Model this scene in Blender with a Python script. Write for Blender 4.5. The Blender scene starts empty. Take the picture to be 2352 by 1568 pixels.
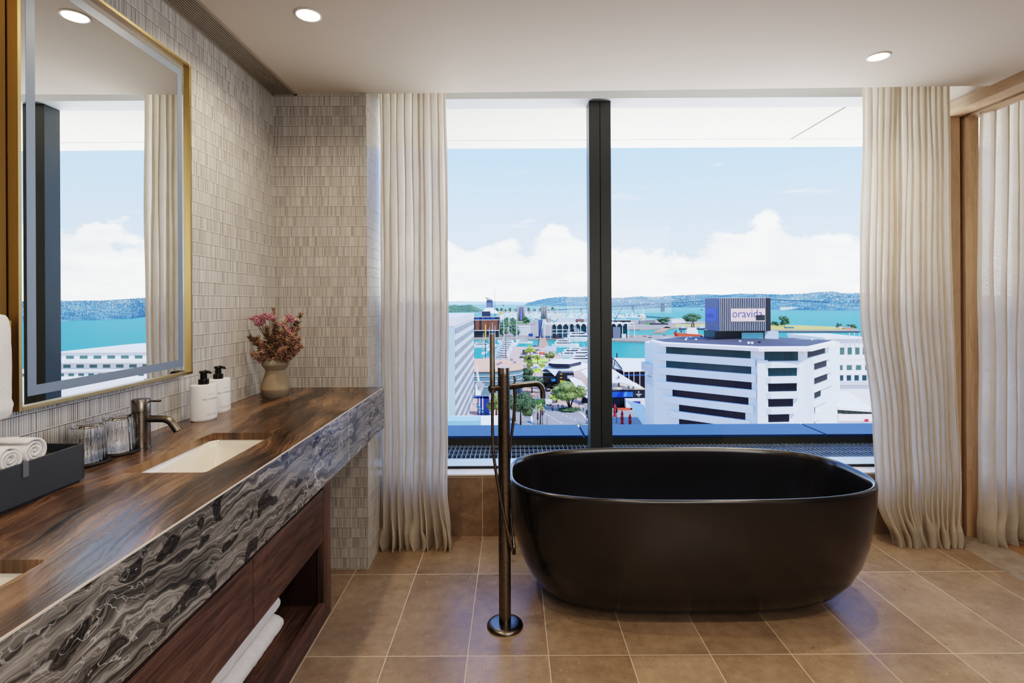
import bpy, math, random
from mathutils import Vector, Matrix, noise
rnd = random.Random(7)
PI = math.pi
scene = bpy.context.scene
COL = scene.collection

# ---------------------------------------------------------------- camera geometry
F, CX, CY, H, ROLL = 1230.0, 1176.0, 695.0, 1.307, 0.0052
def ray(px, py):
    """direction (x, 1, z) seen at a photo pixel of the 2352x1568 frame"""
    dx, dy = px - CX, CY - py
    return (dx + dy * ROLL) / F, (dy - dx * ROLL) / F
def P(px, py, Y):
    a, b = ray(px, py); return Vector((a * Y, Y, H + b * Y))
def onZ(px, py, Z):
    a, b = ray(px, py); Y = (Z - H) / b; return Vector((a * Y, Y, Z))
def onX(px, py, X):
    a, b = ray(px, py); Y = X / a; return Vector((X, Y, H + b * Y))

# ---------------------------------------------------------------- objects
ORG = {}
def tag(o, label=None, cat=None, group=None, kind=None):
    if label: o['label'] = label
    if cat: o['category'] = cat
    if group: o['group'] = group
    if kind: o['kind'] = kind
    return o
def thing(name, label, cat, loc=(0, 0, 0), group=None, kind=None):
    o = bpy.data.objects.new(name, None); COL.objects.link(o)
    o.location = loc; o.empty_display_size = 0.1
    ORG[o.name] = Vector(loc)
    return tag(o, label, cat, group, kind)
def kids(o):
    return [c for c in bpy.data.objects if c.parent == o]
def copy_tree(o, parent=None):
    c = o.copy(); COL.objects.link(c)
    if parent: c.parent = parent
    ORG[c.name] = ORG.get(o.name, Vector()).copy()
    for ch in list(o.children): copy_tree(ch, c)
    return c

class MB:
    def __init__(s): s.v = []; s.f = []; s.m = []; s.s = []; s.mi = 0; s.sm = False
    def add(s, vs, fs):
        b = len(s.v); s.v += [tuple(v) for v in vs]
        for f in fs:
            s.f.append(tuple(b + i for i in f)); s.m.append(s.mi); s.s.append(s.sm)
        return s
    def hexa(s, p):
        return s.add(p, [(0, 3, 2, 1), (4, 5, 6, 7), (0, 1, 5, 4), (1, 2, 6, 5), (2, 3, 7, 6), (3, 0, 4, 7)])
    def box(s, x0, x1, y0, y1, z0, z1):
        if x0 > x1: x0, x1 = x1, x0
        if y0 > y1: y0, y1 = y1, y0
        return s.hexa([(x0, y0, z0), (x1, y0, z0), (x1, y1, z0), (x0, y1, z0), (x0, y0, z1), (x1, y0, z1), (x1, y1, z1), (x0, y1, z1)])
    def prism(s, poly, z0, z1):
        n = len(poly)
        if sum(poly[i][0] * poly[(i + 1) % n][1] - poly[(i + 1) % n][0] * poly[i][1] for i in range(n)) < 0: poly = poly[::-1]
        f0 = (lambda i: z0) if not callable(z0) else z0
        f1 = (lambda i: z1) if not callable(z1) else z1
        vs = [(p[0], p[1], f0(i)) for i, p in enumerate(poly)] + [(p[0], p[1], f1(i)) for i, p in enumerate(poly)]
        fs = [tuple(range(n))[::-1], tuple(range(n, 2 * n))] + [(i, (i + 1) % n, n + (i + 1) % n, n + i) for i in range(n)]
        return s.add(vs, fs)
    def wallbox(s, a, b, t, z0, z1):
        """a slab standing on the line a-b (xy), t thick to the left of it"""
        a = Vector(a[:2]); b = Vector(b[:2]); d = (b - a).normalized(); n = Vector((-d.y, d.x)) * t
        return s.prism([a, b, b + n, a + n], z0, z1)
    def quad(s, *p): return s.add(p, [tuple(range(len(p)))])
    def tube(s, pts, r, seg=10, cap=True):
        pts = [Vector(p) for p in pts]; n = len(pts)
        rs = r if isinstance(r, (list, tuple)) else [r] * n
        up = None; vs = []
        for i in range(n):
            t = (pts[min(i + 1, n - 1)] - pts[max(i - 1, 0)])
            if t.length < 1e-9: t = Vector((0, 0, 1))
            t.normalize()
            if up is None:
                up = Vector((0, 0, 1)) if abs(t.z) < .9 else Vector((1, 0, 0))
            a = up - t * up.dot(t)
            if a.length < 1e-6: a = Vector((1, 0, 0)) - t * t.x
            a.normalize(); up = a; b = t.cross(a)
            for k in range(seg):
                q = 2 * PI * k / seg
                vs.append(pts[i] + (a * math.cos(q) + b * math.sin(q)) * rs[i])
        fs = [(i * seg + k, i * seg + (k + 1) % seg, (i + 1) * seg + (k + 1) % seg, (i + 1) * seg + k) for i in range(n - 1) for k in range(seg)]
        if cap: fs += [tuple(range(seg))[::-1], tuple((n - 1) * seg + k for k in range(seg))]
        return s.add(vs, fs)
    def lathe(s, prof, c, seg=32, sx=1., sy=1., mod=None):
        vs = []; n = len(prof)
        for (r, z) in prof:
            for k in range(seg):
                q = 2 * PI * k / seg; rr = r if mod is None else mod(r, z, q)
                vs.append((c[0] + rr * math.cos(q) * sx, c[1] + rr * math.sin(q) * sy, c[2] + z))
        fs = [(i * seg + k, i * seg + (k + 1) % seg, (i + 1) * seg + (k + 1) % seg, (i + 1) * seg + k) for i in range(n - 1) for k in range(seg)]
        if prof[0][0] > 1e-6: fs.append(tuple(range(seg))[::-1])
        if prof[-1][0] > 1e-6: fs.append(tuple((n - 1) * seg + k for k in range(seg)))
        return s.add(vs, fs)
    def grid(s, fn, nu, nv, cu=False):
        vs = [fn(u, v) for v in range(nv + 1) for u in range(nu + (0 if cu else 1))]
        w = nu if cu else nu + 1
        return s.add(vs, [(v * w + u, v * w + (u + 1) % w, (v + 1) * w + (u + 1) % w, (v + 1) * w + u) for v in range(nv) for u in range(nu)])
    def ball(s, c, r, seg=8, rings=5, amp=0., fr=1., sc=(1, 1, 1), seed=0):
        vs = []; c = Vector(c)
        for i in range(rings + 1):
            t = PI * i / rings
            for k in range(seg):
                q = 2 * PI * k / seg
                d = Vector((math.sin(t) * math.cos(q), math.sin(t) * math.sin(q), math.cos(t)))
                a = 1 + (amp * noise.noise(d * fr + Vector((seed, seed * 1.7, 0))) if amp else 0)
                vs.append((c.x + d.x * r * a * sc[0], c.y + d.y * r * a * sc[1], c.z + d.z * r * a * sc[2]))
        return s.add(vs, [(i * seg + k, (i + 1) * seg + k, (i + 1) * seg + (k + 1) % seg, i * seg + (k + 1) % seg) for i in range(rings) for k in range(seg)])
    def build(s, name, mat, parent=None, smooth=None, origin=None):
        me = bpy.data.meshes.new(name)
        o0 = ORG[parent.name] if parent is not None else Vector(origin or (0, 0, 0))
        me.from_pydata([(v[0] - o0.x, v[1] - o0.y, v[2] - o0.z) for v in s.v], [], s.f)
        mats = mat if isinstance(mat, (list, tuple)) else [mat]
        for m in mats: me.materials.append(m)
        if len(mats) > 1: me.polygons.foreach_set('material_index', s.m)
        me.polygons.foreach_set('use_smooth', [bool(x if smooth is None else smooth) for x in s.s])
        me.update(); me.validate()
        o = bpy.data.objects.new(name, me); COL.objects.link(o)
        if parent is not None: o.parent = parent
        else: o.location = o0
        ORG[o.name] = o0.copy()
        return o
def bev(o, w, seg=2, ang=40):
    m = o.modifiers.new('bevel', 'BEVEL'); m.width = w; m.segments = seg; m.limit_method = 'ANGLE'; m.angle_limit = math.radians(ang)
    return o
def crease(o, ang=35):
    """smooth shading that keeps edges sharper than ang"""
    me = o.data; me.polygons.foreach_set('use_smooth', [True] * len(me.polygons))
    try: me.set_sharp_from_angle(angle=math.radians(ang))
    except Exception: pass
    return o
def struct(o, label=None):
    o['kind'] = 'structure'
    if label: o['label'] = label
    return o
def flat_text(s, size, mat, name, parent, place, ext=0.0, align='LEFT', spacing=1.0):
    """lettering as a mesh; place(u, v, w) maps text plane coordinates to world"""
    cu = bpy.data.curves.new('lettering', 'FONT'); cu.body = s; cu.size = size; cu.align_x = align; cu.resolution_u = 3; cu.space_character = spacing
    if ext: cu.extrude = ext
    to = bpy.data.objects.new('lettering_source', cu); COL.objects.link(to)
    bpy.context.view_layer.update()
    dg = bpy.context.evaluated_depsgraph_get()
    me = to.evaluated_get(dg).to_mesh()
    vs = [v.co.copy() for v in me.vertices]; fs = [tuple(p.vertices) for p in me.polygons]
    to.evaluated_get(dg).to_mesh_clear()
    bpy.data.objects.remove(to); bpy.data.curves.remove(cu)
    m = MB(); m.add([place(v.x, v.y, v.z) for v in vs], fs)
    return m.build(name, mat, parent)

# ---------------------------------------------------------------- materials
def lin(c):
    if len(c) == 4: c = c[:3]
    if max(c) > 1.01: c = [x / 255. for x in c]
    return tuple((x / 12.92 if x <= .04045 else ((x + .055) / 1.055) ** 2.4) for x in c) + (1.,)
class G:
    def __init__(s, name, world=None):
        if world is not None:
            s.t = world.node_tree
        else:
            s.mat = bpy.data.materials.new(name); s.mat.use_nodes = True; s.t = s.mat.node_tree
        s.t.nodes.clear()
    def n(s, typ, **kw):
        nd = s.t.nodes.new(typ)
        for k, v in kw.items(): setattr(nd, k, v)
        return nd
    def put(s, sock, v):
        if v is None: return
        if isinstance(v, bpy.types.NodeSocket): s.t.links.new(v, sock)
        elif isinstance(v, (tuple, list)) and len(v) != len(sock.default_value): sock.default_value = tuple(v)[:3] if len(sock.default_value) == 3 else tuple(v) + (1.,)
        else: sock.default_value = v
    def pos(s): return s.n('ShaderNodeNewGeometry').outputs['Position']
    def obj(s): return s.n('ShaderNodeTexCoord').outputs['Object']
    def gen(s): return s.n('ShaderNodeTexCoord').outputs['Generated']
    def m(s, op, a, b=None, c=None, clamp=False):
        nd = s.n('ShaderNodeMath', operation=op, use_clamp=clamp)
        for i, v in enumerate((a, b, c)): s.put(nd.inputs[i], v)
        return nd.outputs[0]
    def vm(s, op, a, b=None):
        nd = s.n('ShaderNodeVectorMath', operation=op); s.put(nd.inputs[0], a)
        if b is not None: s.put(nd.inputs[1], b)
        return nd.outputs[0]
    def xyz(s, v):
        nd = s.n('ShaderNodeSeparateXYZ'); s.put(nd.inputs[0], v); return nd.outputs
    def vec(s, x=0., y=0., z=0.):
        nd = s.n('ShaderNodeCombineXYZ')
        for i, v in enumerate((x, y, z)): s.put(nd.inputs[i], v)
        return nd.outputs[0]
    def noise(s, v=None, scale=5., det=3., rough=.5, dist=0., dim='3D'):
        nd = s.n('ShaderNodeTexNoise', noise_dimensions=dim)
        if v is not None: s.put(nd.inputs['Vector'], v)
        for k, x in (('Scale', scale), ('Detail', det), ('Roughness', rough), ('Distortion', dist)): s.put(nd.inputs[k], x)
        return nd.outputs[0]
    def white(s, v, dim='3D'):
        nd = s.n('ShaderNodeTexWhiteNoise', noise_dimensions=dim); s.put(nd.inputs['Vector'], v); return nd.outputs['Value']
    def vor(s, v, scale=5., feature='F1', out='Distance', rand=1.):
        nd = s.n('ShaderNodeTexVoronoi', feature=feature)
        if v is not None: s.put(nd.inputs['Vector'], v)
        s.put(nd.inputs['Scale'], scale); s.put(nd.inputs['Randomness'], rand); return nd.outputs[out]
    def ramp(s, f, stops, interp='LINEAR'):
        nd = s.n('ShaderNodeValToRGB'); cr = nd.color_ramp; cr.interpolation = interp
        while len(cr.elements) > 1: cr.elements.remove(cr.elements[-1])
        for i, (p, c) in enumerate(stops):
            e = cr.elements[0] if i == 0 else cr.elements.new(p)
            e.position = p; e.color = c if len(c) == 4 else tuple(c) + (1.,)
        s.put(nd.inputs[0], f); return nd.outputs[0]
    def map(s, f, a, b, c=0., d=1., smooth=False):
        nd = s.n('ShaderNodeMapRange', interpolation_type='SMOOTHSTEP' if smooth else 'LINEAR')
        for i, v in enumerate((f, a, b, c, d)): s.put(nd.inputs[i], v)
        return nd.outputs[0]
    def mix(s, f, a, b, mode='MIX'):
        nd = s.n('ShaderNodeMix', data_type='RGBA', blend_type=mode)
        s.put(nd.inputs[0], f); s.put(nd.inputs[6], a); s.put(nd.inputs[7], b); return nd.outputs[2]
    def bump(s, h, strength=.3, dist=.01):
        nd = s.n('ShaderNodeBump'); s.put(nd.inputs['Height'], h); s.put(nd.inputs['Strength'], strength); s.put(nd.inputs['Distance'], dist); return nd.outputs[0]
    def bsdf(s, color=None, rough=.5, metal=0., normal=None, **kw):
        nd = s.n('ShaderNodeBsdfPrincipled')
        s.put(nd.inputs['Base Color'], color); s.put(nd.inputs['Roughness'], rough); s.put(nd.inputs['Metallic'], metal)
        if normal is not None: s.put(nd.inputs['Normal'], normal)
        for k, v in kw.items(): s.put(nd.inputs[k.replace('_', ' ')], v)
        return nd.outputs[0]
    def mixsh(s, f, a, b):
        nd = s.n('ShaderNodeMixShader'); s.put(nd.inputs[0], f); s.put(nd.inputs[1], a); s.put(nd.inputs[2], b); return nd.outputs[0]
    def sh(s, typ, **kw):
        nd = s.n(typ)
        for k, v in kw.items(): s.put(nd.inputs[k.replace('_', ' ')], v)
        return nd.outputs[0]
    def out(s, sh):
        nd = s.n('ShaderNodeOutputMaterial'); s.t.links.new(sh, nd.inputs[0]); return s.mat
_M = {}
def plain(name, c, rough=.6, metal=0., nz=0., sc=8., spec=.5, bmp=0.):
    """procedural surface: a colour with a little noise in tone and height"""
    if name in _M: return _M[name]
    g = G(name); c = lin(c); p = g.obj()
    col = c
    if nz:
        f = g.noise(p, sc, 4.)
        col = g.mix(f, tuple(x * (1 - nz) for x in c[:3]) + (1.,), tuple(min(1., x * (1 + nz)) for x in c[:3]) + (1.,))
    nrm = g.bump(g.noise(p, sc * 6, 3.), bmp, .002) if bmp else None
    _M[name] = g.out(g.bsdf(col, rough, metal, nrm, Specular_IOR_Level=spec))
    return _M[name]
# ---------------------------------------------------------------- room materials
PITCH, ROWH, SHEET = 0.0066, 0.0494, 0.188
def mosaic(name, axis, light, dark, u0=0., rough=.30):
    g = G(name); p = g.xyz(g.pos()); u = g.m('SUBTRACT', p[axis], u0); z = p[2]
    us = g.m('DIVIDE', u, PITCH); zs = g.m('DIVIDE', g.m('SUBTRACT', z, .897), ROWH)
    cu, cv = g.m('FLOOR', us), g.m('FLOOR', zs)
    fu, fv = g.m('FRACT', us), g.m('FRACT', zs)
    r1 = g.white(g.vec(cu, cv, 3.)); r2 = g.white(g.vec(cu, cv, 11.))
    sh = g.m('DIVIDE', u, SHEET)
    rs = g.white(g.vec(g.m('FLOOR', sh), cv, 5.))
    tone = g.m('ADD', g.m('MULTIPLY', r1, .62), g.m('MULTIPLY', rs, .20))
    tone = g.m('ADD', tone, g.m('MULTIPLY', g.noise(g.vec(us, g.m('MULTIPLY', zs, .4)), .6, 2.), .30))
    col = g.mix(tone, dark, light)
    warm = g.white(g.vec(cu, cv, 21.))
    col = g.mix(g.m('MULTIPLY', g.m('GREATER_THAN', warm, .8), .2), col, (.36, .29, .23, 1.))
    gv = g.m('LESS_THAN', fu, g.m('ADD', .11, g.m('MULTIPLY', g.m('MULTIPLY', r2, r2), .30)))     # joints between fingers, uneven
    col = g.mix(g.m('MULTIPLY', gv, .88), col, (.085, .07, .06, 1.))
    hl = g.m('LESS_THAN', fv, .042); hd = g.m('MULTIPLY', g.m('GREATER_THAN', fv, .95), .75)
    sj = g.m('MULTIPLY', g.m('LESS_THAN', g.m('FRACT', sh), .010), .6)
    col = g.mix(hd, col, (.10, .085, .075, 1.))
    grout = g.m('MAXIMUM', hl, sj)
    col = g.mix(grout, col, tuple(min(1, x * .98) for x in light[:3]) + (1.,))
    hgt = g.m('SUBTRACT', 1., g.m('MAXIMUM', gv, g.m('MAXIMUM', hl, hd)))
    dome = g.m('MULTIPLY', g.m('SINE', g.m('MULTIPLY', fu, PI)), .6)
    nrm = g.bump(g.m('ADD', hgt, dome), .35, .0012)
    return g.out(g.bsdf(col, g.m('ADD', rough, g.m('MULTIPLY', grout, .3)), 0., nrm))
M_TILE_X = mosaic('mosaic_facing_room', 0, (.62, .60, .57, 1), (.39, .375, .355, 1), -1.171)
M_TILE_Y = mosaic('mosaic_along_room', 1, (.83, .825, .805, 1), (.56, .55, .53, 1), 2.635, .22)  # window glare is put into these lighter tile colours

def stone_floor(name, wall=False):
    g = G(name); pos = g.pos(); p = g.xyz(pos)
    us = g.m('DIVIDE', g.m('SUBTRACT', p[0], .127), .30)
    vs = g.m('DIVIDE', g.m('SUBTRACT', p[2], -.29), .62) if wall else g.m('DIVIDE', g.m('SUBTRACT', p[1], 1.982), .60)
    fu, fv = g.m('FRACT', us), g.m('FRACT', vs)
    cell = g.white(g.vec(g.m('FLOOR', us), g.m('FLOOR', vs), 1.))
    off = g.vm('ADD', pos, g.vec(g.m('MULTIPLY', cell, 7.), g.m('MULTIPLY', cell, 3.), 0.))
    n1 = g.noise(off, 3.2, 5., .6); n2 = g.noise(off, 22., 5., .65)
    t = g.m('ADD', g.m('MULTIPLY', n1, .65), g.m('MULTIPLY', n2, .45))
    t = g.m('ADD', t, g.m('MULTIPLY', g.m('SUBTRACT', cell, .5), .16))
    col = g.ramp(t, [(.30, (.20, .143, .100)), (.52, (.305, .222, .156)), (.68, (.39, .292, .208)), (.85, (.46, .355, .26))])
    st = g.vec(g.m('MULTIPLY', p[0], 1.), g.m('MULTIPLY', p[1], .55), p[2])
    sp = g.noise(st, 95., 3., .6); pit = g.map(sp, .61, .68, 0., 1.)
    spread = g.map(g.noise(off, 7., 2.), .42, .62, 0., 1.)
    col = g.mix(g.m('MULTIPLY', g.m('MULTIPLY', pit, spread), .62), col, (.12, .085, .06, 1))
    fos = g.map(g.noise(off, 45., 2., .5), .66, .70, 0., 1.)
    col = g.mix(g.m('MULTIPLY', fos, .25), col, (.55, .45, .34, 1))
    w = .0055
    gl = g.m('MAXIMUM', g.m('LESS_THAN', fu, w / .30 * .62), g.m('LESS_THAN', fv, w / .60 * .62))
    col = g.mix(gl, col, (.66, .55, .43, 1))
    nrm = g.bump(g.m('SUBTRACT', g.m('MULTIPLY', sp, .12), gl), .22, .0015)
    rgh = g.m('ADD', g.map(n2, .3, .7, .27, .40), g.m('MULTIPLY', gl, .3))
    return g.out(g.bsdf(col, rgh, 0., nrm))
M_FLOOR = stone_floor('limestone_floor')
M_UPSTAND = stone_floor('limestone_upstand', True)
g = G('threshold_stone'); n1 = g.noise(g.pos(), 14., 6., .7)
M_THRESH = g.out(g.bsdf(g.ramp(n1, [(.3, (.22, .18, .15)), (.55, (.33, .28, .23)), (.75, (.42, .36, .30))]), .3))

def counter_stone(name, front):
    """banded agate-like stone: long wavy seams that run along the counter"""
    g = G(name); p = g.xyz(g.pos()); al = p[1]
    M = lambda a, b: g.m('MULTIPLY', a, b)
    A_ = lambda a, b: g.m('ADD', a, b)
    if not front:
        ac = A_(p[0], M(al, .10))
        w = g.m('SUBTRACT', g.noise(g.vec(M(al, 1.6), M(ac, 4.), 3.), 1.2, 3., .5), .5)
        v = A_(ac, M(w, .20))
        n1 = g.noise(g.vec(M(al, 1.1), M(v, 11.), 0.), 1., 5., .62, .35)
        n2 = g.noise(g.vec(M(al, 4.5), M(v, 85.), 4.), 1., 4., .6, .25)
        n3 = g.noise(g.vec(M(al, 2.2), M(v, 4.2), 9.), 1., 3., .5, .8)
        t = A_(M(n1, .48), A_(M(n2, .24), M(n3, .34)))
        col = g.ramp(t, [(.40, (.010, .008, .007)), (.46, (.032, .021, .015)), (.52, (.088, .053, .034)), (.58, (.185, .108, .064)), (.66, (.32, .20, .122)), (.76, (.48, .34, .23))])
        nrm = g.bump(A_(n2, M(n1, .4)), .22, .002)
        return g.out(g.bsdf(col, g.map(n2, .3, .7, .16, .33), 0., nrm))
    z = p[2]
    w0 = g.m('SUBTRACT', g.noise(g.vec(M(al, 1.2), M(z, 2.), 1.), 1.4, 2.), .5)
    zz = A_(z, M(w0, .10))
    h1 = g.noise(g.vec(M(al, 10.), M(zz, 17.), 2.), 1., 2., .45, .5)
    h2 = g.noise(g.vec(M(al, 19.), M(zz, 26.), 5.), 1., 2., .5, .3)
    h = A_(M(h1, .78), M(h2, .22))
    v = A_(zz, M(h, .085))
    st = g.noise(g.vec(M(al, 2.4), M(v, 66.), 0.), 1., 6., .66, .5)
    st2 = g.noise(g.vec(M(al, 3.), M(v, 230.), 7.), 1., 4., .65, .2)
    lay = g.ramp(A_(M(st, .66), M(st2, .34)), [(.34, (.016, .017, .019)), (.435, (.060, .060, .061)), (.505, (.155, .148, .140)), (.57, (.285, .272, .255)), (.69, (.50, .485, .46))])
    rings = g.m('SINE', A_(M(h, 210.), M(st2, 6.)))
    h = A_(h, M(g.m('SUBTRACT', st, .5), .10))
    blob = M(g.map(h, .565, .60, 0., 1., True), .88)
    dark = g.mix(g.map(rings, .2, 1., 0., .42), (.014, .0145, .017, 1), (.12, .115, .115, 1))
    edge = M(g.m('LESS_THAN', g.m('ABSOLUTE', g.m('SUBTRACT', h, .568)), .003), .3)
    col = g.mix(blob, lay, dark)
    col = g.mix(edge, col, (.48, .455, .42, 1))
    cr = g.vor(g.vec(A_(M(al, 4.0), M(h1, 2.6)), A_(M(z, 4.5), M(h2, 1.8)), 0.), 1., 'DISTANCE_TO_EDGE')
    some = g.map(g.noise(g.vec(M(al, 2.6), M(z, 3.), 11.), 1., 2.), .48, .62, 0., .65)
    col = g.mix(M(g.m('LESS_THAN', cr, .010), some), col, (.56, .56, .57, 1))
    return g.out(g.bsdf(col, g.map(st2, .3, .7, .18, .32), 0., g.bump(st2, .12, .001)))
M_CTOP = counter_stone('brown_banded_stone', False)
M_CFRONT = counter_stone('grey_banded_stone', True)

def wood(name, axis, cols, scale=1., rough=.42, rings=46.):
    """axis = the direction the grain runs"""
    g = G(name); p = g.xyz(g.pos())
    s = [p[0], p[1], p[2]]
    q = [g.m('MULTIPLY', s[i], (1.2 if i == axis else 13.) * scale) for i in range(3)]
    n1 = g.noise(g.vec(*q), 1.1, 4., .55, .5)
    q2 = [g.m('MULTIPLY', s[i], (5. if i == axis else 190.) * scale) for i in range(3)]
    n2 = g.noise(g.vec(*q2), 1., 3., .6)
    ringv = g.m('FRACT', g.m('MULTIPLY', n1, 9.))
    t = g.m('ADD', g.m('MULTIPLY', n1, .55), g.m('ADD', g.m('MULTIPLY', n2, .38), g.m('MULTIPLY', ringv, .14)))
    col = g.ramp(t, [(.30, cols[0]), (.50, cols[1]), (.72, cols[2])])
    return g.out(g.bsdf(col, rough, 0., g.bump(n2, .12, .001)))
WAL = [(.024, .0145, .011), (.088, .050, .036), (.19, .112, .082)]
M_WAL_Y = wood('walnut_along', 1, WAL); M_WAL_Z = wood('walnut_upright', 2, WAL); M_WAL_X = wood('walnut_across', 0, WAL)
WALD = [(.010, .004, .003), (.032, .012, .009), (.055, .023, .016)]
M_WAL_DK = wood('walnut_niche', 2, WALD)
OAK = [(.36, .235, .145), (.50, .345, .225), (.60, .43, .30)]
M_OAK_Z = wood('oak_upright', 2, OAK, .8, .5); M_OAK_Y = wood('oak_along', 1, OAK, .8, .5); M_OAK_DK = plain('oak_groove', (70, 42, 24), .7, nz=.2)
M_TIMBER = wood('timber_floor', 1, [(.23, .13, .075), (.33, .20, .12), (.42, .27, .17)], .7, .4)

def linen(name):
    g = G(name); p = g.xyz(g.pos())
    q = g.m('ADD', p[0], p[1])
    weave = g.noise(g.vec(g.m('MULTIPLY', q, 420.), g.m('MULTIPLY', p[2], 110.), 0.), 1., 2., .6)
    slub = g.noise(g.vec(g.m('MULTIPLY', q, 46.), g.m('MULTIPLY', p[2], 9.), 0.), 1., 3., .6)
    t = g.m('ADD', g.m('MULTIPLY', weave, .6), g.m('MULTIPLY', slub, .4))
    col = g.ramp(t, [(.3, (.74, .70, .635)), (.55, (.85, .82, .765)), (.75, (.90, .88, .84))])
    hem = g.m('LESS_THAN', p[2], .085)
    col = g.mix(g.m('MULTIPLY', hem, .25), col, (.50, .44, .36, 1))
    nrm = g.bump(weave, .25, .001)
    d = g.n('ShaderNodeBsdfDiffuse'); g.put(d.inputs[0], col); g.put(d.inputs['Normal'], nrm)
    tr = g.n('ShaderNodeBsdfTranslucent'); g.put(tr.inputs[0], g.mix(1., col, (1., .965, .91, 1), 'MULTIPLY'))
    a = g.mixsh(.66, d.outputs[0], tr.outputs[0])
    clear = g.n('ShaderNodeBsdfTransparent')
    f = g.map(weave, .45, .78, .015, .17); f = g.m('MULTIPLY', f, g.m('SUBTRACT', 1., hem))
    return g.out(g.mixsh(f, a, clear.outputs[0]))
M_LINEN = linen('sheer_linen')

M_CEIL = plain('ceiling_paint', (214, 206, 196), .75, nz=.03, sc=1.5)
M_WALL = plain('wall_paint', (214, 203, 190), .8, nz=.03, sc=1.5)
M_SOFFIT = plain('soffit_paint', (206, 206, 202), .8, nz=.02)
M_SOFFIT_DK = plain('soffit_groove', (84, 86, 80), .8)
M_WHITE = plain('white_sill', (238, 238, 236), .35, nz=.02)
M_ALU = plain('pale_aluminium', (205, 214, 220), .35, .3, nz=.05)
M_FRAME = plain('charcoal_frame', (56, 61, 62), .45, .2, nz=.1, sc=40)
M_GASKET = plain('gasket', (28, 36, 44), .5)
def metal(name, c, rough, axis=None, nz=.15):
    g = G(name); p = g.xyz(g.obj()); q = [g.m('MULTIPLY', p[i], 4. if i == axis else 260.) for i in range(3)]
    f = g.noise(g.vec(*q), 1., 2.) if axis is not None else g.noise(g.obj(), 60., 3.)
    c = lin(c); col = g.mix(f, tuple(x * (1 - nz) for x in c[:3]) + (1,), tuple(min(1, x * (1 + nz)) for x in c[:3]) + (1,))
    return g.out(g.bsdf(col, g.map(f, .2, .8, rough * .8, rough * 1.2), 1.))
M_GUN = metal('brushed_gunmetal', (122, 117, 110), .29, None)
M_GUN2 = metal('dark_gunmetal', (128, 122, 116), .26, None)
M_BRASS = metal('brushed_brass', (168, 146, 104), .38, 2)
M_BRASS_DK = metal('aged_brass_panel', (152, 136, 106), .5, 2)
M_BRASS_LT = plain('pale_brass', (232, 218, 178), .35, .4)
M_BLACK = plain('black_matt', (30, 31, 34), .5, nz=.1)
M_TRAY = plain('charcoal_leatherette', (54, 58, 64), .55, nz=.06, sc=60, bmp=.1)
M_TRAY_IN = plain('tray_lining', (40, 38, 38), .75, nz=.1)
M_TAB = plain('tray_tab', (112, 114, 114), .5, .5)
M_BOTTLE = plain('white_bottle', (240, 241, 242), .4, nz=.01)
M_PUMP = plain('black_pump', (16, 16, 19), .22)
M_INK = plain('ink', (38, 38, 40), .7)
M_INKL = plain('grey_ink', (140, 138, 140), .7)
M_CERAMIC = plain('white_ceramic', (240, 234, 224), .08, nz=.01)
g = G('tub_stone'); nz_ = g.noise(g.obj(), 30., 4.)
M_TUB = g.out(g.bsdf(g.mix(nz_, (.0125, .0115, .0115, 1), (.0135, .0125, .0125, 1)), g.map(nz_, .3, .7, .225, .235), 0., Specular_IOR_Level=.7, Coat_Weight=.22, Coat_Roughness=.14))
def fuzzy(name, c):
    g = G(name); n1 = g.noise(g.obj(), 380., 3., .7); n2 = g.noise(g.obj(), 40., 3.)
    c = lin(c); t = g.m('ADD', g.m('MULTIPLY', n1, .6), g.m('MULTIPLY', n2, .4))
    col = g.mix(g.map(t, .3, .7), tuple(x * .82 for x in c[:3]) + (1,), c)
    return g.out(g.bsdf(col, .95, 0., g.bump(n1, .6, .004), Sheen_Weight=.3))
M_TOWEL = fuzzy('white_terry', (246, 246, 248)); M_TOWEL_WARMLIT = fuzzy('warm_lit_terry', (226, 180, 120))  # second terry is the white one with warm lamplight in its colour
g = G('vase_glaze'); n1 = g.noise(g.obj(), 160., 3.); z = g.xyz(g.pos())[2]
cz = g.ramp(g.map(z, .897, 1.087), [(0., (.225, .195, .155)), (.175, (.235, .20, .155)), (.185, (.335, .265, .185)), (.55, (.32, .26, .19)), (.75, (.27, .235, .175)), (.80, (.29, .265, .20)), (.82, (.35, .325, .245)), (1., (.36, .335, .255))])
M_VASE = g.out(g.bsdf(g.mix(g.m('MULTIPLY', n1, .3), cz, (.19, .16, .12, 1)), .75, 0., g.bump(n1, .2, .001)))
M_STEM = plain('dried_stem', (86, 66, 44), .9); M_PLUME = plain('dried_plume', (168, 138, 120), .95, nz=.35, sc=60)
M_PLUME2 = plain('dried_plume_dark', (126, 106, 84), .95, nz=.35, sc=60)
M_PINK = plain('pink_blossom', (186, 132, 146), .9, nz=.35, sc=120); M_PEACH = plain('peach_blossom', (208, 174, 166), .9, nz=.3, sc=120)

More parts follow.
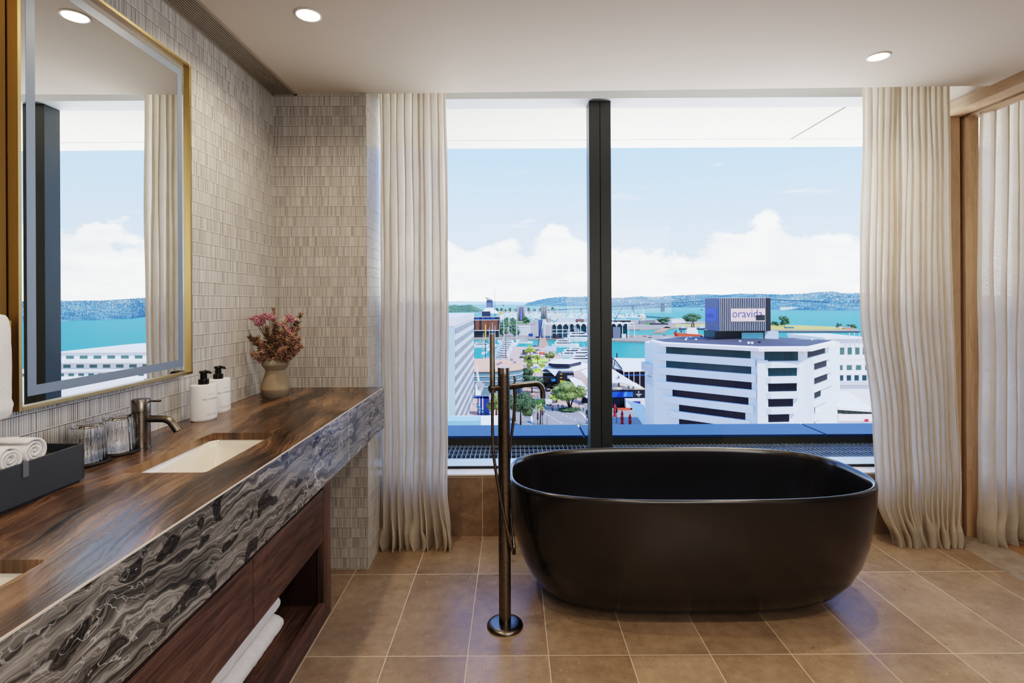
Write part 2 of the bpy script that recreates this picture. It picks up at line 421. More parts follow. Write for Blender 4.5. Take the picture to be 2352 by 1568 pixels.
g = G('mirror_glass'); M_MIRROR = g.out(g.sh('ShaderNodeBsdfGlossy', Color=(.90, .92, .90, 1.), Roughness=0.))
g = G('frosted_band')
M_FROST = g.out(g.mixsh(.30, g.sh('ShaderNodeBsdfDiffuse', Color=(.20, .26, .34, 1.)), g.sh('ShaderNodeBsdfGlossy', Color=(.34, .38, .44, 1.), Roughness=.42)))
g = G('window_glass'); fr = g.n('ShaderNodeFresnel'); fr.inputs[0].default_value = 1.45
M_GLASS = g.out(g.mixsh(g.m('MULTIPLY', fr.outputs[0], .8), g.sh('ShaderNodeBsdfTransparent', Color=(.975, .99, .985, 1.)), g.sh('ShaderNodeBsdfGlossy', Color=(1., 1., 1., 1.), Roughness=0.)))
g = G('tumbler_glass')
M_TUMBLER = g.out(g.bsdf((1., 1., 1., 1.), 0.0, 0., None, Transmission_Weight=1., IOR=1.46))
g = G('lamp_diffuser'); em = g.n('ShaderNodeEmission'); em.inputs[0].default_value = (1., .80, .56, 1.); em.inputs[1].default_value = 14.
M_LAMP = g.out(em.outputs[0])
# ---------------------------------------------------------------- room shell
XL, XR, YB, YC, YW = -1.171, 2.41, -1.9, 2.635, 3.0
XC = -.713; ZCT = .897; XF = -.632
def ZC(x): return 2.335 + .01257 * (x + 1.171)
def YE(x): return 2.637 + .012 * (x + 1.171)

m = MB(); m.box(XL - .2, 2.37, YB, YW + .05, -.06, 0.); struct(m.build('floor', M_FLOOR))
m = MB(); m.box(2.37, 2.60, YB, YW + .05, -.06, .001); struct(m.build('trim_1', M_THRESH), 'grey stone threshold strip under the sliding door track')
m = MB(); m.box(2.60, 5.0, YB, YW + .05, -.06, 0.); struct(m.build('floor_bedroom', M_TIMBER))
m = MB(); m.box(XL - .15, XL, YB, YC + .4, 0., 2.75); struct(m.build('wall_left', M_TILE_Y))
# tiled nib: face towards the room and return beside the window
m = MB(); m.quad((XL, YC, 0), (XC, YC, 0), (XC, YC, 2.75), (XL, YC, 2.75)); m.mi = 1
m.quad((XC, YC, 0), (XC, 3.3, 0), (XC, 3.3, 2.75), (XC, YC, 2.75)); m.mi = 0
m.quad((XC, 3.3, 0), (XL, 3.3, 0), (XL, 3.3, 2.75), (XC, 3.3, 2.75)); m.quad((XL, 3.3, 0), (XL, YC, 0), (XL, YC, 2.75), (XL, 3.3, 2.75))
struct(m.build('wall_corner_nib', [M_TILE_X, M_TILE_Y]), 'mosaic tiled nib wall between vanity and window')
# low wall under the window, stone tiled
m = MB(); m.box(XC, 5., YW, YW + .30, 0., .338); struct(m.build('wall_window_upstand', M_UPSTAND), 'stone tiled low wall under the window')
m = MB(); m.box(XC, 5., YW - .004, YW + .10, .338, .349); bev(struct(m.build('trim_2', M_WHITE), 'white window sill'), .003)
# ceiling: a dropped panel that stops short of the window, recess for the curtains behind it
m = MB(); xs = (XL - .15, XR)
m.hexa([(xs[0], YB, ZC(xs[0])), (xs[1], YB, ZC(xs[1])), (xs[1], YE(xs[1]), ZC(xs[1])), (xs[0], YE(xs[0]), ZC(xs[0])),
        (xs[0], YB, 2.62), (xs[1], YB, 2.62), (xs[1], YE(xs[1]), 2.62), (xs[0], YE(xs[0]), 2.62)])
struct(m.build('ceiling', M_CEIL))
m = MB(); m.box(XL - .15, 5.0, 2.55, 3.3, 2.60, 2.66); struct(m.build('ceiling_curtain_recess', M_CEIL))
m = MB(); m.box(XR, 5.0, YB, 2.60, 2.55, 2.62); struct(m.build('ceiling_bedroom', M_CEIL))
m = MB(); m.box(XL - .15, 5.0, YB - .15, YB, 0., 2.62); struct(m.build('wall_back', M_WALL))
m = MB(); m.box(5.0, 5.15, YB, 3.3, 0., 2.62); struct(m.build('wall_right', M_WALL))
# wall with the sliding door opening on the right (opening runs from y=.2 to the window)
m = MB(); m.box(XR, XR + .17, YB, .2, 0., 2.62); m.box(XR, XR + .17, .2, 3.1, 2.384, 2.62); struct(m.build('wall_partition', M_WALL), 'painted wall above the oak door head')
# oak door lining: stepped jamb and head with a dark track groove
d = thing('door_1', 'oak sliding door lining with stepped jamb and head', None, (XR, 2.985, 0), kind='structure')
yj = 2.975; xa = XR + .006; steps = [(xa, XR + .082, 0.), (XR + .104, XR + .175, 0.)]
zh = ZC(XR) - .055
m = MB(); m.box(xa, XR + .084, yj, 3.3, 0, zh); bev(m.build('jamb', M_OAK_Z, d), .002)
m = MB(); m.box(XR + .102, XR + .178, yj - .012, 3.3, 0, zh); bev(m.build('jamb', M_OAK_Z, d), .002)
m = MB(); m.box(XR + .08, XR + .106, yj + .03, 3.3, 0, zh); m.box(XR + .08, XR + .106, .2, 3.3, zh + .03, zh + .045); m.build('track_groove', M_OAK_DK, d)
m = MB(); m.box(XR - .014, XR + .084, .2, 3.1, zh, zh + .062); bev(m.build('head', M_OAK_Y, d), .002)
m = MB(); m.box(XR + .102, XR + .178, .2, 3.1, zh - .008, zh + .06); bev(m.build('head', M_OAK_Y, d), .002)

# window: one wide opening, charcoal mullion, pale sill section and head
W = thing('window_1', 'wide bathroom window with charcoal mullion', None, (0, 3.1, .35), kind='structure')
m = MB(); m.box(.456, .5195, 3.137, 3.25, .348, 2.60); bev(m.build('mullion', M_FRAME, W), .003)
m = MB(); m.box(.5215, .585, 3.139, 3.25, .348, 2.60); bev(m.build('mullion', M_FRAME, W), .003)
m = MB(); m.box(XC, 5., 3.094, 3.24, .30, .3625); m.build('bottom_gasket', M_GASKET, W)
m = MB(); m.box(XC, 5., 3.098, 3.235, .3625, .366); m.build('bottom_frame', M_ALU, W)
m = MB(); m.box(XC, 5., 3.10, 3.26, 2.487, 2.60); m.build('head_frame', M_ALU, W)
m = MB(); m.quad((XC, 3.236, .366), (.458, 3.236, .366), (.458, 3.236, 2.487), (XC, 3.236, 2.487)); m.build('glass_pane', M_GLASS, W)
m = MB(); m.quad((.583, 3.236, .366), (2.55, 3.236, .366), (2.55, 3.236, 2.487), (.583, 3.236, 2.487)); m.build('glass_pane', M_GLASS, W)
W2 = thing('window_2', 'bedroom window behind the sheer curtain', None, (3.5, 3.1, .35), kind='structure')
m = MB(); m.box(2.5, 2.6, 3.06, 3.3, .0, 2.6); m.build('frame', M_FRAME, W2)
m = MB(); m.quad((2.6, 3.18, .366), (5., 3.18, .366), (5., 3.18, 2.487), (2.6, 3.18, 2.487)); m.build('glass_pane', M_GLASS, W2)

# outside ledge: steel grating, dark upstand and parapet capping
m = MB(); m.box(-12, 14, 3.24, 4.0, -.05, .02); struct(m.build('ledge_gutter_floor', plain('gutter', (40, 44, 46), .8, nz=.2)))
mg = plain('galvanised', (168, 180, 186), .4, .6, nz=.1)
m = MB(); x = -2.2
while x < 5.6:
    m.box(x, x + .0032, 3.25, 3.81, .268, .30); x += .030
y = 3.27
while y < 3.81:
    m.box(-2.2, 5.6, y, y + .004, .285, .3012); y += .0995
gr = m.build('ledge_grating', mg); struct(gr, 'galvanised steel grating on the ledge outside the window')
m = MB(); m.box(-12, 14, 3.81, 4.13, -.05, .345); struct(m.build('wall_parapet', plain('parapet_dark', (70, 70, 58), .7, nz=.3, sc=2.)))
mcap = plain('parapet_cap', (40, 84, 138), .5, 0., nz=.12, sc=4, spec=.25)  # blue of the reflected sky is put into the base colour
edges = [-12, -1.21, .507, 2.224, 3.94, 14]
for a, b in zip(edges, edges[1:]):
    m = MB(); m.box(a + .008, b - .008, 3.805, 4.14, .345, .362); struct(m.build('trim_3', mcap), 'metal parapet capping with the reflected sky in its colour')
m = MB(); m.box(-12, 14, 3.82, 4.12, .33, .3465); struct(m.build('parapet_joint', M_GASKET))
# exterior overhang and the mass of the building around the room
SL = [(-12, 3.26), (14, 3.26)]
m = MB(); m.box(-12, 14, 3.26, 4.262, 2.60, 3.4); m.box(-12, 14, 4.272, 4.49, 2.60, 3.4); m.box(-12, 14, 4.26, 4.275, 2.612, 3.4)
struct(m.build('soffit_overhang', M_SOFFIT), 'white overhang outside above the window')
m = MB(); m.box(-12, 14, 4.262, 4.272, 2.603, 2.606); m.box(2.222, 2.237, 3.26, 4.262, 2.598, 2.603); struct(m.build('soffit_groove', M_SOFFIT_DK))
mx = plain('facade_panel', (150, 152, 150), .7, nz=.05)
m = MB(); m.box(-12, 14, YB - .2, 3.26, 2.66, 3.4); m.box(-12, XL - .15, 3.1, 3.3, -1, 2.66); m.box(5.15, 14, 3.1, 3.3, -1, 2.66); m.box(-12, 14, -14, 3.3, -41.5, -.07); m.box(-12, 14, 3.3, 4.13, -41.5, -.06)
m.box(-12, XL - .15, YB - .2, YB - .1, -1, 2.7); m.box(5.15, 14, YB - .2, YB - .1, -1, 2.7)
struct(m.build('wall_exterior', mx))

# ceiling air grille along the left wall
V = thing('ceiling_vent', 'long linear slot air grille recessed in the ceiling along the mosaic wall', 'vent', (XL + .06, 1.3, ZC(XL)))
zc = ZC(XL)
m = MB(); z0 = zc - .004
m.box(XL + .001, XL + .008, -.2, 2.632, z0, zc + .002); m.box(XL + .106, XL + .119, -.2, 2.632, z0, zc + .002); m.box(XL, XL + .119, 2.62, 2.632, z0, zc + .002)
m.build('frame', plain('vent_frame', (170, 160, 148), .6), V)
m = MB()
for k in range(10):
    x = XL + .0105 + k * .0096; m.box(x, x + .0042, -.2, 2.62, zc - .003, zc + .001)
m.build('slats', plain('vent_slats', (176, 168, 156), .5), V)
m = MB(); m.box(XL + .008, XL + .106, -.2, 2.62, zc - .0008, zc + .0008); m.build('backing', plain('vent_dark', (70, 66, 60), .8), V)

# downlights
DL = [(-.723, 1.915), (1.599, 2.33), (-.723, .70), (.55, .85), (1.60, .85), (.55, -.6)]
def downlight(x, y, label, lamp=True):
    z = ZC(x); t = thing('downlight', label, 'downlight', (x, y, z), 'recessed ceiling downlights')
    m = MB(); m.sm = True
    m.lathe([(.0465, .0), (.0465, -.004), (.0425, -.005), (.0395, -.002), (.038, .004)], (x, y, z), 40); m.build('trim_ring', M_WHITE, t)
    m = MB(); m.lathe([(.0392, -.0032), (.0005, -.0034)], (x, y, z), 32); m.build('lens', M_LAMP, t)
    return t
downlight(*DL[0], 'lit round downlight in the ceiling beside the slot grille near the mirror')
downlight(*DL[1], 'lit round downlight in the ceiling above the right end of the bath')
def spot(x, y, w, col=(1., .80, .58), size=150, blend=.8, r=.035, dz=.02):
    l = bpy.data.lights.new('downlight_beam', 'AREA'); l.shape = 'DISK'; l.size = .074; l.energy = w / 4.; l.color = col; l.spread = math.radians(size)
    o = bpy.data.objects.new('downlight_beam', l); o.location = (x, y, ZC(x) - .0055); COL.objects.link(o); return o
def area(name, loc, rot, sx, sy, w, col=(1, 1, 1)):
    l = bpy.data.lights.new(name, 'AREA'); l.shape = 'RECTANGLE'; l.size = sx; l.size_y = sy; l.energy = w; l.color = col
    o = bpy.data.objects.new(name, l); o.location = loc; o.rotation_euler = rot; COL.objects.link(o); return o

# camera
cd = bpy.data.cameras.new('camera'); cam = bpy.data.objects.new('camera', cd); COL.objects.link(cam)
cd.sensor_width = 36.; cd.lens = F * 36. / 2352.; cd.shift_x = 0.; cd.shift_y = -(784. - CY) / 2352.; cd.clip_start = .02; cd.clip_end = 90000
cam.matrix_world = Matrix.Translation((0, 0, H)) @ Matrix.Rotation(PI / 2, 4, 'X') @ Matrix.Rotation(-ROLL, 4, 'Z')
scene.camera = cam
# ---------------------------------------------------------------- vanity
# countertop with two basin cut-outs
BAS = [(-.957, -.75, 1.307, 1.707), (-.957, -.75, .45, .8635)]
ct = thing('vanity_countertop', 'long brown banded stone countertop with grey apron along the mosaic wall', 'countertop', (-.9, 1.2, .70))
m = MB(); xs = [XL + .001, -.957, -.75, XF]; ys = [-.6, .45, .8635, 1.307, 1.707, YC - .001]; zt, zb = ZCT, ZCT - .022
for i in range(3):
    for j in range(5):
        if i == 1 and j in (1, 3): continue
        for z, fl in ((zt, 0), (zb, 1)):
            q = [(xs[i], ys[j], z), (xs[i + 1], ys[j], z), (xs[i + 1], ys[j + 1], z), (xs[i], ys[j + 1], z)]
            m.quad(*(q[::-1] if fl else q))
for (x0, x1, y0, y1) in BAS:
    for a, b in (((x0, y0), (x0, y1)), ((x0, y1), (x1, y1)), ((x1, y1), (x1, y0)), ((x1, y0), (x0, y0))):
        m.quad((a[0], a[1], zt), (b[0], b[1], zt), (b[0], b[1], zb), (a[0], a[1], zb))
    r = .012                                            # small stone fillets rounding the cut-out corners
    for cx, cy, sx, sy in ((x0, y0, 1, 1), (x1, y0, -1, 1), (x1, y1, -1, -1), (x0, y1, 1, -1)):
        arc = [(cx + sx * (r - r * math.sin(t)), cy + sy * (r - r * math.cos(t))) for t in [PI / 2 * k / 5 for k in range(6)]]
        m.prism([(cx, cy)] + arc, zb + .0002, zt - .0001)
m.quad((XF, -.6, zb), (XF, YC, zb), (XF, YC, zt), (XF, -.6, zt))
m.build('slab', M_CTOP, ct)
m = MB(); m.box(XF - .02, XF + .0012, -.6, YC - .001, .70, zt - .0025); m.build('apron', M_CFRONT, ct)
m = MB(); m.box(XF - .0005, XF + .0016, -.6, YC - .0008, zt - .0028, zt + .0004); m.box(XF, XF + .0018, 2.058, 2.0605, .70, zt); m.build('highlight_and_joint', plain('pale_highlight_and_joint', (214, 205, 196), .4), ct)  # top strip paints the mitred edge's highlight; the upright one is a joint
m = MB(); m.box(XL + .001, XF - .02, YC - .02, YC - .001, .70, zb); m.build('end_return', M_CFRONT, ct)

# cabinet under the counter
XV = -.776; YV = 2.278
cb = thing('vanity_cabinet', 'dark walnut vanity cabinet with drawers over an open towel niche', 'cabinet', (-.95, 1.2, 0))
def mitre(m, z0, z1): pass
yi = 2.189; zi = .085
m = MB(); m.add([(XV, YV, 0), (XV, YV, .68), (XV, yi, .68), (XV, yi, zi), (XV - .025, YV, 0), (XV - .025, YV, .68), (XV - .025, yi, .68), (XV - .025, yi, zi)],
      [(0, 1, 2, 3), (4, 7, 6, 5), (0, 4, 5, 1), (1, 5, 6, 2), (2, 6, 7, 3), (3, 7, 4, 0)]); bev(m.build('stile', M_WAL_Z, cb), .0012)
m = MB(); m.add([(XV, YV, 0), (XV, yi, zi), (XV, -.5, zi), (XV, -.5, 0), (XV - .025, YV, 0), (XV - .025, yi, zi), (XV - .025, -.5, zi), (XV - .025, -.5, 0)],
      [(0, 1, 2, 3), (4, 7, 6, 5), (0, 4, 5, 1), (1, 5, 6, 2), (2, 6, 7, 3), (3, 7, 4, 0)]); bev(m.build('bottom_rail', M_WAL_Y, cb), .0012)
m = MB(); m.box(XL + .002, XV - .025, YV - .022, YV, 0, .69); m.build('side_panel', M_WAL_Z, cb)
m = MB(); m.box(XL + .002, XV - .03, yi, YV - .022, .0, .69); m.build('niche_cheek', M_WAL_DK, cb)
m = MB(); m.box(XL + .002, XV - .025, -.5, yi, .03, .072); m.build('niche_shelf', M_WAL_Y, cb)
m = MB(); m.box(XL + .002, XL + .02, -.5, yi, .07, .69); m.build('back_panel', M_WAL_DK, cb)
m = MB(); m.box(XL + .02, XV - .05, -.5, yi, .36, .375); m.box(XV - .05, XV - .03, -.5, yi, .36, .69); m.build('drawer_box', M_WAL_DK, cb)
for y0, y1 in ((1.5985, 2.186), (1.0085, 1.5955), (.4185, 1.0055)):
    m = MB(); m.box(XV - .022, XV, y0, y1, .338, .549); bev(m.build('drawer', M_WAL_Y, cb), .0012)

# basins
def basin(b, label):
    x0, x1, y0, y1 = b; t = thing('wash_basin', label, 'basin', ((x0 + x1) / 2, (y0 + y1) / 2, .76))
    zt_ = ZCT - .0225; cx, cy = (x0 + x1) / 2, (y0 + y1) / 2; hx, hy = (x1 - x0) / 2 + .004, (y1 - y0) / 2 + .004
    N = 48
    def ring(hx, hy, r, z):
        out = []
        for k in range(N):
            q = 2 * PI * (k + .5) / N; c, s_ = math.cos(q), math.sin(q); n = 2 + 7 * (1 - r)
            out.append((cx + hx * math.copysign(abs(c) ** (2 / n), c), cy + hy * math.copysign(abs(s_) ** (2 / n), s_), z))
        return out
    rings = [ring(hx, hy, 0., zt_), ring(hx - .002, hy - .002, .05, zt_ - .004), ring(hx - .010, hy - .012, .12, zt_ - .03), ring(hx - .018, hy - .022, .2, zt_ - .07), ring(hx - .028, hy - .036, .3, zt_ - .098), ring(hx - .05, hy - .062, .45, zt_ - .112), ring(.02, .02, 1., zt_ - .118),
             ring(.02, .02, 1., zt_ - .128), ring(hx - .03, hy - .03, .4, zt_ - .122), ring(hx + .006, hy + .006, .1, zt_ - .07), ring(hx + .02, hy + .02, 0., zt_)]
    m = MB(); m.sm = True; m.add([v for r in rings for v in r], [(i * N + k, i * N + (k + 1) % N, (i + 1) * N + (k + 1) % N, (i + 1) * N + k) for i in range(len(rings) - 1) for k in range(N)])
    m.build('bowl', M_CERAMIC, t)
    m = MB(); m.sm = True; m.lathe([(.0001, .0), (.02, .0), (.021, -.003)][::-1], (cx, cy, zt_ - .116), 24); m.build('drain', M_GUN, t)
    return t
b1 = basin(BAS[0], 'white rectangular undermount basin in front of the tap')
b2 = basin(BAS[1], 'white rectangular undermount basin cut off by the bottom left of the photo')
flat_text('progetto', .0115, M_INKL, 'lettering', b1, lambda u, v, w: (-.9505 + .003 * (.5), 1.389 + u, .851 + v), 0, 'LEFT')

# tap
FX, FY = -1.065, 1.535
t = thing('basin_tap', 'brushed gunmetal pillar tap with curved spout behind the basin', 'tap', (FX, FY, ZCT))
m = MB(); m.sm = True; m.lathe([(.026, 0), (.026, .003), (.0235, .004), (.0235, .1035), (.0225, .1045)], (FX, FY, ZCT), 40); crease(m.build('body', M_GUN2, t))
m = MB(); m.sm = True; m.lathe([(.0225, .1045), (.0235, .1055), (.0235, .138), (.0225, .1395), (.001, .1395)], (FX, FY, ZCT), 40); crease(m.build('cap', M_GUN2, t))
m = MB(); m.sm = True; m.tube([(FX + .018, FY + .004, ZCT + .133), (FX + .052, FY + .008, ZCT + .133)], .0032, 12); crease(m.build('lever', M_GUN2, t))
pts = [(FX + .015, FY, ZCT + .083), (FX + .060, FY, ZCT + .083)] + [(FX + .060 + .038 * math.sin(a), FY, ZCT + .083 - .038 * (1 - math.cos(a))) for a in [math.radians(q) for q in range(6, 58, 6)]]
e = pts[-1]; pts.append((e[0] + .014, FY, e[2] - .020))
m = MB(); m.sm = True; m.tube(pts, .0102, 20); crease(m.build('spout', M_GUN2, t), 50)

# tumblers upside down on black coasters
def tumbler(x, y, label, glabel):
    c = MB(); c.sm = True; c.lathe([(.0005, 0), (.049, 0), (.051, .002), (.051, .005), (.0495, .0065), (.0005, .0065)], (x, y, ZCT), 48)
    o = c.build('coaster', M_BLACK, origin=(x, y, ZCT)); crease(o); tag(o, 'round black coaster under ' + glabel, 'coaster', 'black coasters by the tap')
    m = MB(); m.sm = True; z = ZCT + .0066
    def mod(r, zz, q): return r * (1 + (.018 * math.cos(q * 24) if .012 < zz < .088 and r > .03 else 0))
    prof = [(.0415, .0), (.0415, .0005), (.0405, .03), (.0385, .06), (.0362, .086), (.034, .094), (.030, .0965), (.0005, .0965), (.0005, .0895), (.030, .089), (.0325, .086), (.0350, .06), (.0372, .03), (.0385, .0)]
    m.lathe(prof + [prof[0]], (x, y, z), 144, mod=mod); o = m.build('tumbler', M_TUMBLER, origin=(x, y, z)); tag(o, label, 'glass', 'upturned tumblers by the tap')
tumbler(-1.105, 1.391, 'upturned ribbed tumbler next to the black tray', 'the tumbler next to the tray')
tumbler(-1.095, 1.487, 'upturned ribbed tumbler next to the tap', 'the tumbler next to the tap')

# tray and rolled towels
t = thing('amenity_tray', 'charcoal leatherette tray with rolled towels on the counter', 'tray', (-1.08, 1.05, ZCT))
m = MB(); m.box(-1.143, -1.007, .80, 1.244, ZCT, ZCT + .006); m.build('foot', M_BLACK, t)
m = MB(); x0, x1, y0, y1, z0, z1, w, zf = -1.15, -1.0, .79, 1.25, ZCT + .006, ZCT + .088, .005, ZCT + .070
m.box(x0, x1, y0, y0 + w, z0, z1); m.box(x0, x1, y1 - w, y1, z0, z1); m.box(x0, x0 + w, y0 + w, y1 - w, z0, z1); m.box(x1 - w, x1, y0 + w, y1 - w, z0, z1)
bev(m.build('box', M_TRAY, t), .001)
m = MB(); m.box(x0 + w, x1 - w, y0 + w, y1 - w, z0, zf); m.build('lining', M_TRAY_IN, t)
m = MB(); m.box(x1 - .001, x1 + .0015, 1.092, 1.105, z1 - .030, z1 + .001); m.build('tab', M_TAB, t)
def roll(cx0, cx1, y, z, r, axis, name, label, group, mat, seed=0, turns=3.2):
    """a rolled towel: spiral sheet with thickness, fuzzy"""
    N = 150; L = 10; th = r / (turns + .6); rr = random.Random(seed)
    m = MB(); m.sm = True
    def pt(a, l, inner):
        rad = r * (.18 + .82 * a) - (th * .62 if inner else 0.); q = 2 * PI * turns * a + seed
        w = noise.noise(Vector((a * 9, l * 6, seed))) * .0022
        rad += w; s = cx0 + (cx1 - cx0) * l
        e = .004 * (noise.noise(Vector((a * 6., seed * 3, 2. + round(l)))))
        s += e * (1 if l > .5 else -1 if l < .5 else 0)
        u, v = rad * math.cos(q), rad * math.sin(q)
        return (s, y + u, z + v) if axis == 'x' else (y + u, s, z + v)
    W = N + 1
    outer = [pt(i / N, j / L, False) for j in range(L + 1) for i in range(W)]
    inner = [pt(i / N, j / L, True) for j in range(L + 1) for i in range(W)]
    n0 = len(outer); fs = []
    for j in range(L):
        for i in range(N):
            a = j * W + i; fs.append((a, a + 1, a + W + 1, a + W)); fs.append((n0 + a, n0 + a + W, n0 + a + W + 1, n0 + a + 1))
    for i in range(N):
        fs.append((i, n0 + i, n0 + i + 1, i + 1)); a = L * W + i; fs.append((a, a + 1, n0 + a + 1, n0 + a))
    for j in range(L):
        a = j * W; fs.append((a, a + W, n0 + a + W, n0 + a)); a = j * W + N; fs.append((a, n0 + a, n0 + a + W, a + W))
    m.add(outer + inner, fs)
    o = m.build(name, mat, origin=(cx0, y, z - r) if axis == 'x' else (y, cx0, z - r)); tag(o, label, 'towel', group); return o
zr = zf + .0005
roll(-1.142, -1.012, 1.135, zr + .030, .030, 'x', 'rolled_towel', 'white rolled hand towel at the near end of the black tray, beside the tumblers', 'rolled towels in the tray', M_TOWEL, 1)
roll(-1.142, -1.006, 1.074, zr + .029, .029, 'x', 'rolled_towel', 'white rolled hand towel in the black tray at the photo edge', 'rolled towels in the tray', M_TOWEL, 2)

# bath towels in the niche
def folded(y0, y1, x0, x1, z0, h, label, mat, seed):
    m = MB(); m.sm = True; N = 40
    def fn(u, v):
        a = 2 * PI * u / N; t = v / 60.
        c, s = math.cos(a), math.sin(a); n = 3.2
        xx = (x0 + x1) / 2 + (x1 - x0) / 2 * math.copysign(abs(c) ** (2 / n), c); zz = z0 + h / 2 + h / 2 * math.copysign(abs(s) ** (2 / 2.3), s)
        e = min(1., min(t, 1 - t) * 60. / 3.); k = math.sqrt(max(0., 1 - (1 - e) ** 2)) if e < 1 else 1.
        k = .55 + .45 * k
        xx = (x0 + x1) / 2 + (xx - (x0 + x1) / 2) * (.85 + .15 * k); zz = z0 + h / 2 + (zz - z0 - h / 2) * k
        w = .0035 * noise.noise(Vector((xx * 60, t * 40, zz * 60 + seed))) + .0016 * noise.noise(Vector((xx * 260, t * 170, zz * 260 + seed)))
        return (xx + w * c, y0 + (y1 - y0) * t, max(z0 + .0006, zz + w * s))
    m.grid(fn, N, 60, True); n = len(m.v)
    m.f.append(tuple(range(N))[::-1]); m.f.append(tuple(n - N + k for k in range(N))); m.m += [0, 0]; m.s += [False, False]
    o = m.build('bath_towel', mat, origin=((x0 + x1) / 2, (y0 + y1) / 2, z0)); tag(o, label, 'towel', 'white bath towels in the cabinet niche' if mat is M_TOWEL else None)
folded(1.545, 2.02, -1.13, -.862, .0725, .083, 'folded white bath towel lying at the bottom of the cabinet niche', M_TOWEL, 1)
folded(1.555, 2.005, -1.125, -.868, .1555, .083, 'folded white bath towel on top of another in the cabinet niche', M_TOWEL, 2)
folded(1.10, 1.51, -1.12, -.90, .0725, .17, 'white towel bundle coloured tan for warm light, half hidden behind the drawer front in the niche', M_TOWEL_WARMLIT, 3)

# dispensers
def dispenser(cx, cy, rot, lines, label):
    t = thing('pump_bottle', label, 'bottle', (cx, cy, ZCT), 'white pump bottles by the mosaic wall')
    cr, sr = math.cos(rot), math.sin(rot); ax, ay = .0475, .036
    def W(x, y, z): return (cx + x * cr - y * sr, cy + x * sr + y * cr, ZCT + z)
    prof = [(.0, .0), (.90, .0), (.97, .003), (1., .010), (1., .121), (.985, .1245), (.93, .126), (.30, .1265), (.28, .1265)]
    N = 56; m = MB(); m.sm = True
    m.add([W(ax * r * math.cos(2 * PI * k / N), ay * r * math.sin(2 * PI * k / N), z) for r, z in prof for k in range(N)],
          [(i * N + k, i * N + (k + 1) % N, (i + 1) * N + (k + 1) % N, (i + 1) * N + k) for i in range(len(prof) - 1) for k in range(N)])
    crease(m.build('body', M_BOTTLE, t))
    p = thing('pump', None, None, (cx, cy, ZCT)); p.parent = t; p.location = (0, 0, 0); ORG[p.name] = Vector((cx, cy, ZCT))
    m = MB(); m.sm = True; m.lathe([(.0175, .1266), (.0175, .143), (.0165, .144), (.0115, .1445), (.0115, .159), (.0105, .160), (.0105, .166), (.001, .168)], (cx, cy, ZCT), 32)
    ca, sa = math.cos(rot), math.sin(rot)
    n0 = len(m.v); m.lathe([(.001, .165), (.0135, .165), (.0145, .169), (.013, .1735), (.001, .1745)], (cx, cy, ZCT), 24)
    a = Vector(W(0, -.006, .1705)); b = Vector(W(0, -.028, .1695)); c2 = Vector(W(0, -.033, .166))
    m.tube([a, (a + b) / 2, b, c2], [.0062, .0055, .0046, .0036], 12)
    bpy.data.objects.remove(p)
    crease(m.build('pump', M_PUMP, t))
    # lettering wrapped on the flat side that faces the room
    lets = []
    for s_, size, z, u0, mt in lines:
        def pl(u, v, w):
            x = u + u0; x = max(-ax * .985, min(ax * .985, x)); y = -ay * math.sqrt(max(0., 1 - (x / ax) ** 2)) - .0003
            return W(x, y, z + v)
        flat_text(s_, size, mt, 'lettering', t, pl, 0, 'CENTER', 1.15)
    return t
LT = [("BYREDO", .0052, .0915, 0., M_INKL), ("BAL D'AFRIQUE", .0075, .0735, 0., M_INK)]
dispenser(-1.100, 1.908, math.radians(72), LT + [("BODY LOTION", .0045, .0215, 0., M_INK), ("LOTION POUR LE CORPS", .0034, .0165, 0., M_INKL)], 'white pump bottle nearest the tap, body lotion')
dispenser(-1.124, 2.046, math.radians(72), LT + [("HAIR CONDITIONER", .0045, .0215, 0., M_INK), ("APRES-SHAMPOOING", .0034, .0165, 0., M_INKL)], 'white pump bottle nearest the vase, hair conditioner')

